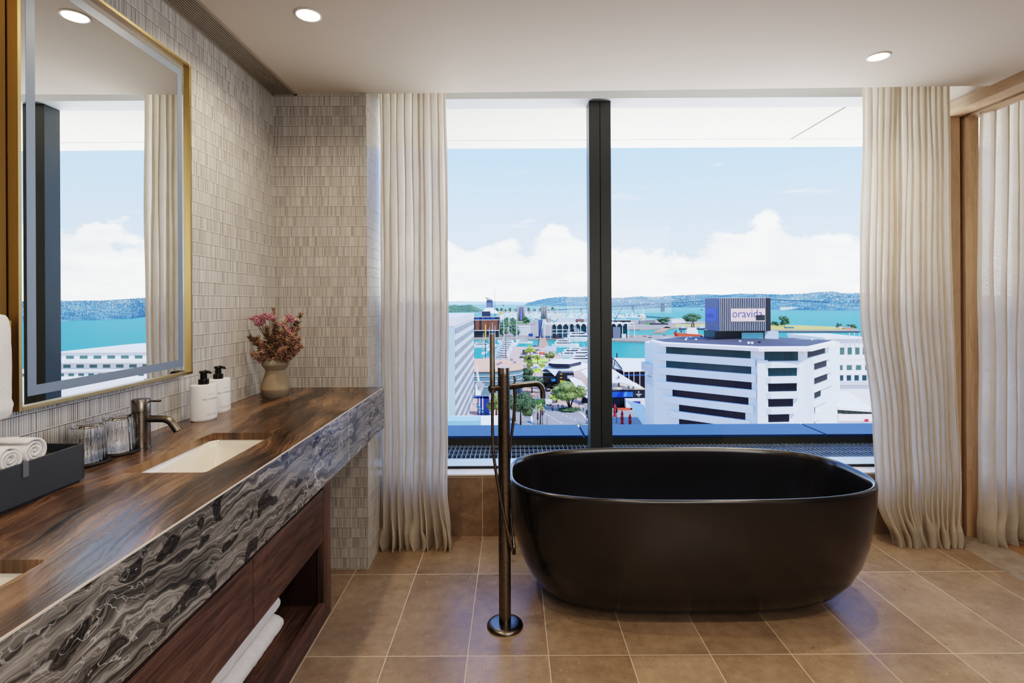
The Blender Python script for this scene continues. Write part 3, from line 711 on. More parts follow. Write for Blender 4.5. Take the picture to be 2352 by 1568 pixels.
# vase and dried flowers
vx, vy = -1.052, 2.379
m = MB(); m.sm = True
prof = [(.0005, .0), (.051, .0), (.0525, .002), (.0615, .034), (.0605, .042), (.041, .113), (.0405, .118), (.0565, .140), (.0575, .1435), (.0485, .172), (.046, .174), (.043, .172), (.050, .142), (.036, .118), (.036, .112), (.054, .042), (.05, .01), (.0005, .008)]
m.lathe(prof, (vx, vy, ZCT), 56); o = crease(m.build('vase', M_VASE, origin=(vx, vy, ZCT)), 28)
tag(o, 'waisted stoneware vase of dried flowers in the corner of the counter', 'vase')
def sprig(tip, name, label, group, mat, n=34, ln=.02, seed=0, base=None, wid=.0016):
    """feathery dried plume: stem plus many short curved barbs"""
    rr = random.Random(seed); b = Vector(base or (vx + rr.uniform(-.02, .02), vy + rr.uniform(-.02, .02), ZCT + .12)); tip = Vector(tip)
    t = thing(name, label, 'dried flower', b, group)
    mid = (b + tip) / 2 + Vector((0, 0, .018)) + Vector((vx, vy, b.z + .03) ) * 0
    def at(q): return b * (1 - q) ** 2 + mid * 2 * q * (1 - q) + tip * q * q
    m = MB(); m.tube([at(k / 8) for k in range(9)], [.0013 * (1 - .07 * k) for k in range(9)], 5); m.build('stem', M_STEM, t)
    m = MB()
    for k in range(n):
        q = .30 + .70 * (k + rr.random()) / n; p = at(min(1, q)); d = (at(min(1, q + .05)) - at(q - .05)).normalized()
        s = d.cross(Vector((rr.uniform(-1, 1), rr.uniform(-1, 1), rr.uniform(-1, 1)))).normalized()
        L = ln * (1.15 - .75 * q) * rr.uniform(.7, 1.2); e = p + (s * .8 + d * .65).normalized() * L
        c = (p + e) / 2 + d * L * .12
        w = d.cross(s).normalized()
        m.tube([p, c, e], [wid * .6, wid, wid * .35], 4)
        for h in range(8):
            u = .2 + .8 * h / 7; pp = p.lerp(e, u); dd = (w * rr.uniform(-1, 1) + s * rr.uniform(-.4, .8) + d * rr.uniform(-.1, 1.)).normalized(); LL = L * .32 * rr.uniform(.6, 1.2)
            m.add([pp, pp + dd * LL * .55 + w * wid * 1.6, pp + dd * LL, pp + dd * LL * .55 - w * wid * 1.6], [(0, 1, 2, 3)])
    m.build('plume', mat, t)
    return t
PL = [(574, 772), (578, 812), (590, 776), (612, 752), (600, 790), (628, 708), (633, 745), (640, 772), (652, 800), (668, 796), (690, 776), (694, 794), (690, 722), (684, 752), (672, 770), (618, 800), (655, 755), (680, 806), (640, 760), (604, 806)]
for i, (px, py) in enumerate(PL):
    Y = vy + (-.055 if py > 745 else .0) + rnd.uniform(-.03, .03)
    q = P(px, py, Y)
    sprig(q, 'dried_plume', 'brown feathery dried plume among those in the stoneware vase', 'dried plumes in the vase', M_PLUME if i % 3 else M_PLUME2, 84, .033 if py > 720 else .026, 10 + i, None, .0027)
def blossom(heads, label, mats, seed):
    rr = random.Random(seed); b = Vector((vx, vy, ZCT + .12)); t = thing('dried_blossom', label, 'dried flower', b, None)
    c0 = P(heads[0][0], heads[0][1], vy)
    m = MB(); m.tube([b, (b + c0) / 2 + Vector((0, 0, .02)), c0], .0014, 6)
    for h in heads[1:]: m.tube([(b + c0) / 2 + Vector((0, 0, .02)), P(h[0], h[1], vy)], .001, 5)
    m.build('stem', M_STEM, t)
    for k, (px, py, r, n) in enumerate(heads):
        m = MB(); m.sm = True; c = P(px, py, vy - .02)
        for i in range(int(n)):
            d = Vector((rr.gauss(0, 1), rr.gauss(0, 1), rr.gauss(0, .7))).normalized() * r * rr.uniform(.55, 1.)
            m.ball(c + d, rr.uniform(.0022, .0036), 6, 4)
        m.build('florets', mats[k % 2], t)
blossom([(597, 737, 0.0221, 135), (586, 730, 0.0156, 75), (607, 726, 0.0208, 120), (577, 731, 0.0091, 33), (622, 728, 0.0169, 90), (592, 744, 0.0143, 60), (628, 730, 0.0117, 45)], 'deep pink dried blossom head at the left of the vase', (M_PINK, M_PINK), 3)
blossom([(655, 736, 0.0195, 120), (663, 728, 0.0169, 90), (650, 745, 0.0156, 75), (672, 736, 0.0143, 66), (682, 733, 0.0104, 36), (640, 746, 0.0104, 36)], 'peach and pink dried blossom head at the right of the vase', (M_PEACH, M_PINK), 4)
blossom([(662, 760, 0.0117, 51), (657, 752, 0.0117, 45), (665, 767, 0.0091, 30)], 'small drooping pink blossom below the peach one', (M_PINK, M_PINK), 5)

# mirror, brass panel, towel rail, hand towel
XM = -1.130; my0, my1, mz0, mz1 = 1.224, 1.891, 1.063, 2.150; fw = .0095
t = thing('wall_mirror', 'tall brass framed mirror with a frosted light band above the basin', 'mirror', (XL, (my0 + my1) / 2, mz0))
m = MB(); m.box(XL + .001, XM + .002, my0, my0 + fw, mz0, mz1); m.box(XL + .001, XM + .002, my1 - fw, my1, mz0, mz1); m.box(XL + .001, XM + .002, my0 + fw, my1 - fw, mz0, mz0 + fw); m.box(XL + .001, XM + .002, my0 + fw, my1 - fw, mz1 - fw, mz1)
bev(m.build('frame', M_BRASS, t), .0008)
m = MB(); m.box(XL + .001, XM - .010, my0 + fw, my1 - fw, mz0 + fw, mz1 - fw); m.build('glass', M_MIRROR, t)
m = MB(); a0, a1, c0, c1, bw, xf = 1.2584, 1.854, 1.0925, 2.117, .0242, XM - .0097
def fb(y0, y1, z0, z1): m.quad((xf, y0, z0), (xf, y1, z0), (xf, y1, z1), (xf, y0, z1))
fb(a0, a0 + bw, c0, c1); fb(a1 - bw, a1, c0, c1); fb(a0 + bw, a1 - bw, c0, c0 + bw); fb(a0 + bw, a1 - bw, c1 - bw, c1)
m.build('frosted_band', M_FROST, t)
m = MB(); m.box(XL + .0005, XL + .018, .55, my0 - .002, mz0 - .004, mz1 + .02); o = bev(m.build('brass_panel', M_BRASS_DK, origin=(XL, .9, mz0)), .001)
tag(o, 'aged brass wall panel left of the mirror behind the hanging towel', 'wall panel')
t = thing('towel_rail', 'pale brass towel rail with square plate on the brass panel', 'towel rail', (-1.15, 1.2, 1.25))
q = onX(31.5, 757, XL + .024)
m = MB(); m.box(XL + .0182, XL + .026, q.y - .009, q.y + .009, 1.224, 1.272); bev(m.build('plate', M_BRASS_LT, t), .001)
m = MB(); m.sm = True; m.tube([(XL + .018, 1.06, 1.262), (-1.098, 1.06, 1.262), (-1.090, 1.05, 1.262), (-1.090, .72, 1.262)], .0055, 14); m.build('bar', M_BRASS_LT, t)
m = MB(); m.sm = True; N = 36; ty0, ty1 = .74, 1.155
def tw(u, v):
    a = 2 * PI * u / N; tt = v / 50.; c, s = math.cos(a), math.sin(a)
    hx = .026; z = 1.176 + .112 * math.copysign(abs(s) ** (2 / 3.2), s); x = -1.092 + hx * math.copysign(abs(c) ** (2 / 3.2), c)
    e = min(1., (1 - tt) * 12); k = math.sqrt(1 - (1 - e) ** 2) if e < 1 else 1.
    x = -1.092 + (x + 1.092) * (.45 + .55 * k); z = 1.176 + (z - 1.176) * (.93 + .07 * k)
    w = .0035 * noise.noise(Vector((a * 2, tt * 9, 3))) + .0015 * noise.noise(Vector((x * 260, tt * 120, z * 260)))
    if s < -.5 and c > 0: x += .006
    return (x + w * c, ty0 + (ty1 - ty0) * tt, z + w * s)
m.grid(tw, N, 50, True); n = len(m.v); m.f += [tuple(range(N))[::-1], tuple(n - N + k for k in range(N))]; m.m += [0, 0]; m.s += [0, 0]
o = m.build('hanging_towel', M_TOWEL, origin=(-1.092, 1.0, 1.06)); tag(o, 'thick white towel hanging over the rail at the left edge', 'towel')

# ---------------------------------------------------------------- bath
bx, by, bhx, bhy, bh = .772, 2.435, .792, .385, .545
def bath():
    N = 120
    outer = [(0., .640, .43), (.006, .685, .50), (.03, .755, .62), (.07, .825, .745), (.13, .885, .845), (.20, .930, .915), (.28, .961, .960), (.37, .983, .985), (.46, .995, .997), (.525, 1., 1.), (.538, .9985, .998), (.5445, .993, .990), (.546, .987, .977)]
    inner = [(.5445, .981, .965), (.538, .975, .955), (.52, .970, .948), (.45, .960, .938), (.35, .935, .915), (.25, .895, .87), (.17, .83, .80), (.12, .74, .70), (.105, .60, .55), (.10, .30, .25), (.098, .03, .05)]
    m = MB(); m.sm = True
    for z, fx, fy in outer + inner:
        n = 3.0
        for k in range(N):
            q = 2 * PI * k / N; c, s = math.cos(q), math.sin(q)
            m.v.append((bx + bhx * fx * math.copysign(abs(c) ** (2 / n), c), by + bhy * fy * math.copysign(abs(s) ** (2 / n), s), z))
    R = len(outer) + len(inner)
    for i in range(R - 1):
        for k in range(N):
            m.f.append((i * N + k, i * N + (k + 1) % N, (i + 1) * N + (k + 1) % N, (i + 1) * N + k)); m.m.append(0); m.s.append(True)
    m.f.append(tuple(range(N))[::-1]); m.m.append(0); m.s.append(False)
    m.f.append(tuple((R - 1) * N + k for k in range(N))); m.m.append(0); m.s.append(True)
    t = thing('bathtub', 'freestanding matt black oval bathtub in front of the window', 'bathtub', (bx, by, 0))
    m.build('shell', M_TUB, t)
    m = MB(); m.sm = True; m.lathe([(.032, 0), (.032, .002), (.026, .004), (.0005, .004)], (bx, by, .0985), 28); m.build('drain', M_GUN, t)
bath()

# bath filler
gx, gy = -.035, 2.167
t = thing('bath_filler', 'floor standing gunmetal bath filler with hand shower beside the bath', 'bath tap', (gx, gy, 0))
m = MB(); m.sm = True; m.lathe([(.073, 0), (.073, .005), (.071, .010), (.064, .0145), (.052, .017), (.02, .0175)], (gx, gy, 0), 56); crease(m.build('floor_flange', M_GUN, t), 50)
m = MB(); m.sm = True; m.lathe([(.0243, .016), (.0243, .913), (.0238, .9135), (.0238, .915), (.0247, .9155), (.0247, 1.010)], (gx, gy, 0), 48); crease(m.build('column', M_GUN, t))
m = MB(); m.sm = True; m.lathe([(.0225, 1.0095), (.0225, 1.0125), (.0247, 1.013), (.0247, 1.044), (.024, 1.0455), (.0005, 1.0455)], (gx, gy, 0), 48); crease(m.build('handle', M_GUN, t))
d = Vector((.81, .586, 0)); c0 = Vector((gx, gy, .966))
m = MB(); m.sm = True; m.tube([c0 + d * .02, c0 + d * .085], .0138, 24)
bend = [c0 + d * .08, c0 + d * .158] + [c0 + d * (.158 + .045 * math.sin(math.radians(a))) + Vector((0, 0, -.045 * (1 - math.cos(math.radians(a))))) for a in range(9, 91, 9)]
bend.append(bend[-1] + Vector((0, 0, -.022)))
m.tube(bend, .0118, 22); crease(m.build('spout', M_GUN, t), 50)
k0 = c0 + d * .056
m = MB(); m.sm = True; m.lathe([(.004, .012), (.004, .022), (.0062, .023), (.0062, .041), (.0055, .042), (.0005, .042)], k0, 20); crease(m.build('diverter_knob', M_GUN, t))
h0 = c0 - d * .055
m = MB(); m.sm = True; m.tube([c0 - d * .02, c0 - d * .068], .0125, 22); m.tube([h0 + Vector((0, 0, -.016)), h0 + Vector((0, 0, .004))], .0128, 20); crease(m.build('holder', M_GUN, t), 50)
m = MB(); m.sm = True; m.tube([h0 + Vector((0, 0, -.014)), h0 + Vector((0, 0, .217)), h0 + Vector((0, 0, .2185))], [.0108, .0108, .0098], 24); crease(m.build('hand_shower', M_GUN, t))
m = MB(); m.sm = True; m.lathe([(.0085, -.012), (.0085, -.036), (.0065, -.046), (.0062, -.058)][::-1], k0, 20); crease(m.build('hose_connector', M_GUN, t))
def spline(ps, n=10):
    out = []
    for i in range(len(ps) - 1):
        p0, p1, p2, p3 = ps[max(i - 1, 0)], ps[i], ps[i + 1], ps[min(i + 2, len(ps) - 1)]
        for k in range(n):
            q = k / n
            out.append(.5 * ((2 * p1) + (p2 - p0) * q + (2 * p0 - 5 * p1 + 4 * p2 - p3) * q * q + (3 * p1 - p0 - 3 * p2 + p3) * q ** 3))
    return out + [ps[-1]]
hp = [h0 + Vector((0, 0, -.012)), P(1131, 968, h0.y), P(1133.5, 1040, 2.125), P(1147, 1130, 2.115), P(1164, 1210, 2.118), P(1176, 1258, 2.13), P(1181, 1270, 2.16), P(1179, 1240, 2.20), P(1170, 1150, 2.225), P(1169, 1060, 2.23), P(1175, 1000, 2.225), P(1180, 955, 2.212), k0 + Vector((0, 0, -.055))]
m = MB(); m.sm = True; m.tube(spline(hp), .0061, 12); m.build('hose', M_GUN2, t)

# ---------------------------------------------------------------- sheer curtains
def curtain(name, label, edge_l, edge_r, yc, n, seed, amp=.042, gap=None, ztop=2.585, kink=.05):
    """edge_l / edge_r: list of (z, x); folds with uneven spacing, hem crumpling on the floor"""
    rr = random.Random(seed); NU = n * 22; NV = 70
    ph = [0.]
    for k in range(n): ph.append(ph[-1] + rr.uniform(.65, 1.35))
    tot = ph[-1]; ph = [p / tot for p in ph]
    am = [rr.uniform(.65, 1.15) for _ in range(n + 1)]
    lean = [rr.uniform(-.9, .9) for _ in range(n + 1)]; kz = [rr.uniform(.09, .17) for _ in range(n + 1)]
    def interp(tab, z):
        for (z0, x0), (z1, x1) in zip(tab, tab[1:]):
            if z1 <= z <= z0:
                f = (z - z1) / (z0 - z1); f = f * f * (3 - 2 * f); return x1 + (x0 - x1) * f
        return tab[0][1] if z > tab[0][0] else tab[-1][1]
    def fn(u, v):
        U = u / NU; z = .002 + (ztop - .002) * (v / NV) ** 1.25
        k = min(n - 1, int(U * n)); f = U * n - k
        xl, xr = interp(edge_l, z), interp(edge_r, z)
        pos = ph[k] + (ph[k + 1] - ph[k]) * f
        s = math.sin(2 * PI * f); sharp = math.copysign(abs(s) ** .75, s)
        a = am[k] * (1 - f) + am[k + 1] * f
        spread = 1.0 if z > .5 else 1.0 + .25 * (1 - z / .5)
        y = yc + amp * a * sharp * spread + .012 * noise.noise(Vector((U * 9, z * 1.3, seed)))
        x = xl + (xr - xl) * pos + amp * .33 * math.sin(4 * PI * f) * .6
        x += .008 * noise.noise(Vector((U * 14, z * 2.2, seed + 5.)))
        if z < kz[k]:
            q = 1 - z / kz[k]; x += kink * lean[k] * math.sin(PI * min(1, q * .9)) * math.sin(PI * f) ** 2 * (xr - xl) / .35 * .7; y -= .03 * q * math.sin(PI * f) ** 2 * abs(lean[k])
        return (x, min(y, YW - .012), z)
    m = MB(); m.sm = True; m.grid(fn, NU, NV)
    o = m.build(name, M_LINEN, origin=((edge_l[-1][1] + edge_r[-1][1]) / 2, yc, 0)); tag(o, label, 'curtain'); return o
curtain('sheer_curtain', 'gathered sheer linen curtain hanging beside the mosaic nib, left of the window',
        [(2.6, -.700), (.0, -.704)], [(2.6, -.348), (1.6, -.338), (.6, -.345), (.30, -.352), (.10, -.335), (0., -.325)], 2.862, 10, 3, .038)
curtain('sheer_curtain', 'gathered sheer linen curtain hanging between the bath and the oak jamb',
        [(2.6, 1.895), (1.3, 1.868), (.62, 1.935), (.25, 1.95), (0., 2.03)], [(2.6, 2.325), (1.6, 2.335), (.8, 2.36), (.32, 2.378), (0., 2.355)], 2.862, 14, 8, .036)
curtain('sheer_curtain', 'sheer linen curtain in the next room seen past the oak jamb',
        [(2.6, 2.535), (1.3, 2.52), (.0, 2.515)], [(2.6, 3.35), (.0, 3.32)], 2.872, 15, 12, .04)
# ================================================================ the city outside
ZG, ZW = -40.0, -42.0
def gp(px, py): return onZ(px, py, ZG)
def wp(px, py): return onZ(px, py, ZW)
def poly(pts, fn): return [(q.x, q.y) for q in (fn(*p) for p in pts)]
def C_(n, c, *a, **k):
    c = [v / 255. for v in c]; c = [min(.92, v * (.50 + .50 * v ** 1.4)) for v in c]     # sunlit outdoors: keep darks dark
    return plain('city_' + n, [v * 255. if False else v for v in c], *(a or (.7,)), **k)
c_white = C_('white', (236, 237, 238), .7, nz=.02); c_pale = C_('pale', (216, 222, 228), .7, nz=.03); c_cream = C_('cream', (232, 226, 212), .8, nz=.03)
c_grey = C_('grey', (150, 154, 158), .7, nz=.06); c_dkgrey = C_('dark_grey', (84, 86, 96), .8, nz=.08, sc=.4); c_black = C_('black', (30, 31, 38), .5, nz=.05)
c_glass = C_('glass', (26, 46, 50), .08, nz=.5, sc=.35); c_glassd = C_('dark_glass', (40, 52, 68), .12, nz=.3, sc=.35, spec=.3); c_teal = C_('teal_glass', (40, 92, 98), .1, nz=.4, sc=.5)
c_greenglass = C_('green_glass', (104, 136, 128), .15, nz=.35, sc=.6)
c_tan = C_('tan_roof', (226, 186, 152), .85, nz=.06, sc=.2); c_brick = C_('brick', (146, 98, 72), .9, nz=.2, sc=.6); c_blue = C_('blue', (36, 84, 170), .5); c_skyblue = C_('sky_blue', (60, 150, 215), .5)
c_red = C_('red', (196, 44, 44), .6); c_orange = C_('orange', (226, 118, 72), .7); c_yellow = C_('yellow', (238, 196, 40), .6); c_green = C_('green', (60, 140, 70), .7); c_purple = C_('purple', (92, 84, 160), .6)
c_steel = C_('steel_blue', (86, 112, 150), .6, nz=.05); c_conc = C_('concrete', (176, 166, 152), .9, nz=.15, sc=.3); c_wood = C_('timber', (196, 160, 128), .85, nz=.1, sc=.5); c_ribbon = C_('tealwall', (128, 160, 170), .5, nz=.05)
c_tar = C_('asphalt', (168, 166, 163), .9, nz=.05, sc=.3); c_pave = C_('paving', (210, 186, 168), .9, nz=.08, sc=.15); c_pink = C_('pink_paving', (206, 160, 140), .9, nz=.1, sc=.3); c_line = C_('line', (240, 240, 238), .8)
c_grassm = C_('grass', (120, 150, 60), .95, nz=.3, sc=.1); c_dry = C_('dry_grass', (206, 196, 96), .95, nz=.2, sc=.05); c_lime = C_('lime', (200, 224, 70), .8, nz=.1)
c_trunk = C_('bark', (96, 76, 58), .95)
def leafmat(n, a, b):
    g = G(n); f = g.noise(g.pos(), .9, 3., .7); f2 = g.noise(g.pos(), 6., 2.)
    return g.out(g.bsdf(g.mix(g.map(g.m('ADD', g.m('MULTIPLY', f, .6), g.m('MULTIPLY', f2, .4)), .35, .65), lin(a), lin(b)), .8))
l_dark = leafmat('leaf_dark', (34, 54, 34), (84, 108, 62)); l_mid = leafmat('leaf_mid', (58, 84, 36), (150, 160, 84)); l_far = leafmat('leaf_far', (44, 76, 52), (98, 128, 84)); l_lime = leafmat('leaf_lime', (96, 124, 30), (190, 204, 80))

# water
g = G('harbour_water'); p = g.pos(); px = g.xyz(p)
big = g.noise(g.vec(g.m('MULTIPLY', px[0], .004), g.m('MULTIPLY', px[1], .0018), 0.), 1.5, 4.)
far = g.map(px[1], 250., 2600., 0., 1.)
cw = g.mix(far, (.014, .215, .205, 1), (.050, .27, .29, 1)); cw = g.mix(g.m('MULTIPLY', g.map(big, .4, .65), .4), cw, (.014, .25, .21, 1))  # paler with distance, standing in for the sky's reflection
rip = g.noise(g.vec(g.m('MULTIPLY', px[0], .5), g.m('MULTIPLY', px[1], .22), 0.), 1., 5., .7)
wd = g.n('ShaderNodeBsdfDiffuse'); g.put(wd.inputs[0], cw); wn = g.bump(rip, .6, .8); g.put(wd.inputs['Normal'], wn)
wg = g.n('ShaderNodeBsdfGlossy'); g.put(wg.inputs['Roughness'], .25); g.put(wg.inputs['Normal'], wn)
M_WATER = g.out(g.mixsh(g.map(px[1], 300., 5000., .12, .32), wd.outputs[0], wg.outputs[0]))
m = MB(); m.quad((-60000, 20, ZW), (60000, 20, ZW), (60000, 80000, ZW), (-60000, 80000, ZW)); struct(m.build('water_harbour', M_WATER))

# land
def land(name, pts, mat, fn=gp, top=ZG, bot=ZW - 1): 
    m = MB(); m.prism(poly(pts, fn), bot, top); return struct(m.build(name, mat))
near = poly([(1000, 846), (1092, 843), (1130, 837), (1166, 816), (1182, 796), (1237, 796)], gp) + poly([(1262, 798), (1281, 814), (1296, 828), (1356, 834), (1405, 826), (1480, 823)], gp)
a0 = near[0]; near += [(75, 400), (75, 300), (480, 300), (480, 12), (-140, 12), (-140, a0[1])]
m = MB(); m.prism(near, ZW - 1, ZG); struct(m.build('ground_waterfront', c_pave))
land('ground_wharf', [(960, 777), (1250, 777), (1356, 780), (1500, 784), (1560, 780), (1640, 774), (1640, 769), (1450, 769), (1300, 767), (1300, 738), (960, 734)], c_conc)
land('ground_east_wharf', [(1290, 754), (1400, 755), (1470, 756), (1530, 753), (1640, 752), (1640, 740), (1560, 733), (1290, 735)], c_conc)
land('ground_jetty', [(1500, 762), (1520, 762), (1541, 751), (1530, 750)], c_wood)
land('ground_pier', [(1237, 797), (1262, 799), (1253, 776), (1240, 776)], c_wood, top=ZG + .3)
land('ground_peninsula', [(1765, 759), (1974, 760), (1974, 757), (1940, 751), (1840, 747), (1765, 746)], c_conc)
land('lawn_peninsula', [(1765, 757), (1905, 757.5), (1960, 755.5), (1935, 751.5), (1840, 747.5), (1765, 746.5)], c_dry, top=ZG + .5, bot=ZG - .2)
land('lawn_east', [(1545, 750), (1640, 750), (1640, 744), (1556, 745)], c_dry, top=ZG + .5, bot=ZG - .2)
land('lawn_park', [(1140, 746), (1215, 744), (1215, 739), (1140, 740)], c_grassm, top=ZG + .5, bot=ZG - .2)
land('lawn_square', [(1205, 836), (1260, 832), (1255, 824), (1214, 826)], c_lime, top=ZG + .25, bot=ZG - .2)
land('lawn_forecourt', [(1219, 857), (1247, 853), (1244, 845), (1224, 848)], c_lime, top=ZG + .25, bot=ZG - .2)
road = [(1170, 985), (1172, 930), (1216, 925), (1236, 905), (1233, 893), (1252, 890), (1263, 908), (1272, 938), (1320, 944), (1350, 928), (1365, 925), (1400, 940), (1410, 935), (1480, 950), (1480, 990)]
land('road_junction', road, c_tar, top=ZG + .06, bot=ZG - .2)
land('path_red', [(1255, 893), (1298, 897), (1300, 878), (1283, 872), (1262, 880)], c_pink, top=ZG + .05, bot=ZG - .2)
land('path_seats', [(1196, 915), (1238, 917), (1236, 900), (1200, 898)], c_pink, top=ZG + .05, bot=ZG - .2)
m = MB()
def stripe(p0, p1, w=.25):
    a, b = gp(*p0), gp(*p1); d = (b - a).normalized(); n = Vector((-d.y, d.x, 0)) * w; z = Vector((0, 0, .09))
    m.quad(a - n + z, b - n + z, b + n + z, a + n + z)
for k in range(7): stripe((1262 + k * 9.5, 941 + k * 3.6), (1266 + k * 9.5, 942.6 + k * 3.6), .2)
for k in range(6): stripe((1252 + k * 7, 950 + k * 4), (1255.5 + k * 7, 952 + k * 4), .2)
stripe((1216, 932), (1223, 972), .3); stripe((1196, 933), (1218, 934), .3); stripe((1336, 948), (1352, 968), .3); stripe((1334, 949), (1330, 944), .2); stripe((1205, 969), (1226, 978), .3)
struct(m.build('road_markings', c_line))

# ---- hills
def tab(t, x):
    for (x0, y0), (x1, y1) in zip(t, t[1:]):
        if x0 <= x <= x1: return y0 + (y1 - y0) * (x - x0) / (x1 - x0)
    return t[0][1] if x < t[0][0] else t[-1][1]
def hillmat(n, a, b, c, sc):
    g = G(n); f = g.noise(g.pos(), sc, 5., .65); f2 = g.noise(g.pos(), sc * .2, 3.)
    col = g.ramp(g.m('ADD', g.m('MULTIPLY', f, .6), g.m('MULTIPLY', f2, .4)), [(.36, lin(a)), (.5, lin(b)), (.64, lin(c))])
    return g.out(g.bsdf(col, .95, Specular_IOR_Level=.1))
def hill(name, ridge, shore, x0, x1, mat, step=2.5, rows=16, deep=.35, amp=1.6, pw=.75):
    m = MB(); m.sm = False; n = int((x1 - x0) / step)
    def fn(u, v):
        px_ = x0 + u * step; t = v / rows
        ys, yr = tab(shore, px_), tab(ridge, px_)
        a, b = ray(px_, ys); Y0 = (ZW - H) / b
        Y = Y0 * (1 + deep * t)
        py = ys + (yr - ys) * t ** pw
        _, b = ray(px_, py); z = H + b * Y
        z += (noise.noise(Vector((px_ * .33, t * 9, 1.))) + .7 * noise.noise(Vector((px_ * .9, t * 23, 4.)))) * amp * Y / F * (0 if v == 0 else 1)
        return (a * Y, Y, z if v else ZW - .5)
    m.grid(fn, n, rows)
    return struct(m.build(name, mat))
ridge = [(1205, 701), (1209, 697), (1216, 694), (1235, 689), (1260, 684), (1290, 681.5), (1340, 681.5), (1356, 679), (1405, 684), (1440, 683), (1470, 680), (1500, 682), (1540, 679), (1580, 677), (1620, 675), (1660, 677), (1700, 674), (1760, 675), (1800, 676), (1850, 673.5), (1880, 671), (1910, 669), (1940, 673), (1980, 672), (2040, 676), (2120, 680), (2300, 680), (2700, 684)]
shore = [(1205, 702.5), (1356, 703.5), (1405, 705), (1620, 706), (1790, 712), (1880, 713), (1980, 714), (2050, 723), (2250, 728), (2700, 731)]
mh = hillmat('hazy_bush', (44, 84, 104), (82, 120, 138), (134, 162, 160), .02)  # blue air haze is mixed into the bush greens
hill('hill_north_shore', ridge, shore, 1205, 2700, mh)
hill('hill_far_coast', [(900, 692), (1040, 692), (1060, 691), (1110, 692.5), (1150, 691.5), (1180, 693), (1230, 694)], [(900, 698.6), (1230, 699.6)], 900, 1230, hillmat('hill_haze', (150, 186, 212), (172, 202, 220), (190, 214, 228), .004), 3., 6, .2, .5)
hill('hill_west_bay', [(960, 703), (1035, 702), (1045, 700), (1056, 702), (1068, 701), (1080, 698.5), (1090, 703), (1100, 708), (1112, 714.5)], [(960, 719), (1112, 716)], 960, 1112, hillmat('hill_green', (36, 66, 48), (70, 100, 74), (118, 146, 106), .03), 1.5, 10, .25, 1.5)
# houses scattered over the hill: uncountable specks
m = MB(); rh = random.Random(5)
for k in range(2600):
    px_ = rh.uniform(1405, 2400) if rh.random() > .06 else rh.uniform(1290, 1356)
    t = rh.random() ** .6
    if noise.noise(Vector((px_ * .02, t * 3, 7.))) < -.05 and px_ < 1900: continue
    ys, yr = tab(shore, px_), tab(ridge, px_); a, b = ray(px_, ys); Y0 = (ZW - H) / b; Y = Y0 * (1 + .35 * t); py = ys + (yr - ys) * t ** .75
    if py > ys - 3: continue
    _, b = ray(px_, py); z = H + b * Y; s_ = rh.uniform(.35, 1.) * Y / F; hgt = rh.uniform(.9, 1.7) * Y / F
    m.mi = rh.choice((0, 0, 0, 1, 2)); m.box(a * Y - s_, a * Y + s_, Y - s_ * 2, Y, z - hgt, z + hgt)
o = m.build('hillside_houses', [C_('house_white', (226, 230, 232)), C_('house_cream', (214, 204, 190)), C_('house_red', (176, 142, 138))]); tag(o, 'countless small pale houses dotted over the wooded far shore', 'houses', None, 'stuff')

# ---- harbour bridge
t = thing('harbour_bridge', 'long blue grey truss bridge crossing the far water', 'bridge', wp(1523, 716))
BY = 2420.
dk = [(1250, 712.5), (1300, 710.5), (1356, 707.5), (1405, 704), (1460, 701), (1523, 697), (1620, 690.5), (1700, 687.5), (1770, 687.8), (1840, 690.5), (1905, 694)]
cb_ = C_('bridge', (74, 122, 150), .7)
land('ground_marina_wall', [(1100, 717.6), (1300, 717.6), (1300, 715), (1100, 715)], c_conc)
m = MB(); pp = [P(x, y, BY) for x, y in dk]
for a, b in zip(pp, pp[1:]):
    e = Vector((0, 0, 2.)); w_ = Vector((0, 18, 0))
    m.hexa([a - e, b - e, b - e + w_, a - e + w_, a + e, b + e, b + e + w_, a + e + w_])
m.build('deck', cb_, t)
m = MB(); lowc = [(1356, 711), (1405, 710.5), (1460, 708.5), (1523, 706), (1580, 701.5), (1620, 697), (1700, 690)]
X0 = 1360
q = []
while X0 < 1700:
    q.append((P(X0, tab(dk, X0), BY), P(X0, tab(lowc, X0), BY))); X0 += 5.6
for i, (a, b) in enumerate(q[:-1]):
    c, d_ = q[i + 1]
    m.tube([b, d_], 1.3, 4); m.tube([a, d_] if i % 2 else [b, c], .9, 4)
m.build('truss', cb_, t)
for pxx, wdt in ((1335, 3), (1454, 4), (1523, 7), (1395, 3)):
    a = P(pxx, tab(dk, pxx), BY); m = MB(); m.box(a.x - wdt, a.x + wdt, BY, BY + 16, ZW - 2, a.z); m.build('pier', cb_, t)

# ---- trees
def crown(m, c, rx, rz, clumps, leaves, size, seed, flat=0.):
    rr = random.Random(seed); c = Vector(c); cl = []
    for k in range(clumps):
        d = Vector((rr.gauss(0, 1), rr.gauss(0, 1), rr.gauss(0, .8))).normalized() * rr.uniform(.35, .8)
        if d.z < -.35: d.z = -.35
        cl.append((c + Vector((d.x * rx, d.y * rx, d.z * rz)), rr.uniform(.28, .46)))
    for cc, s in cl: m.ball(cc, s * rx * .82, 8, 5, .25, 2., (1, 1, rz / rx), seed)
    for k in range(leaves):
        cc, s = rr.choice(cl); d = Vector((rr.gauss(0, 1), rr.gauss(0, 1), rr.gauss(.2, 1))).normalized()
        p = cc + Vector((d.x * rx, d.y * rx, d.z * rz)) * s * rr.uniform(.85, 1.15)
        u = Vector((rr.gauss(0, 1), rr.gauss(0, 1), rr.gauss(0, .6))).normalized() * size; v = u.cross(d).normalized() * size * .6
        m.add([p - u, p + v, p + u, p - v], [(0, 1, 2, 3)])
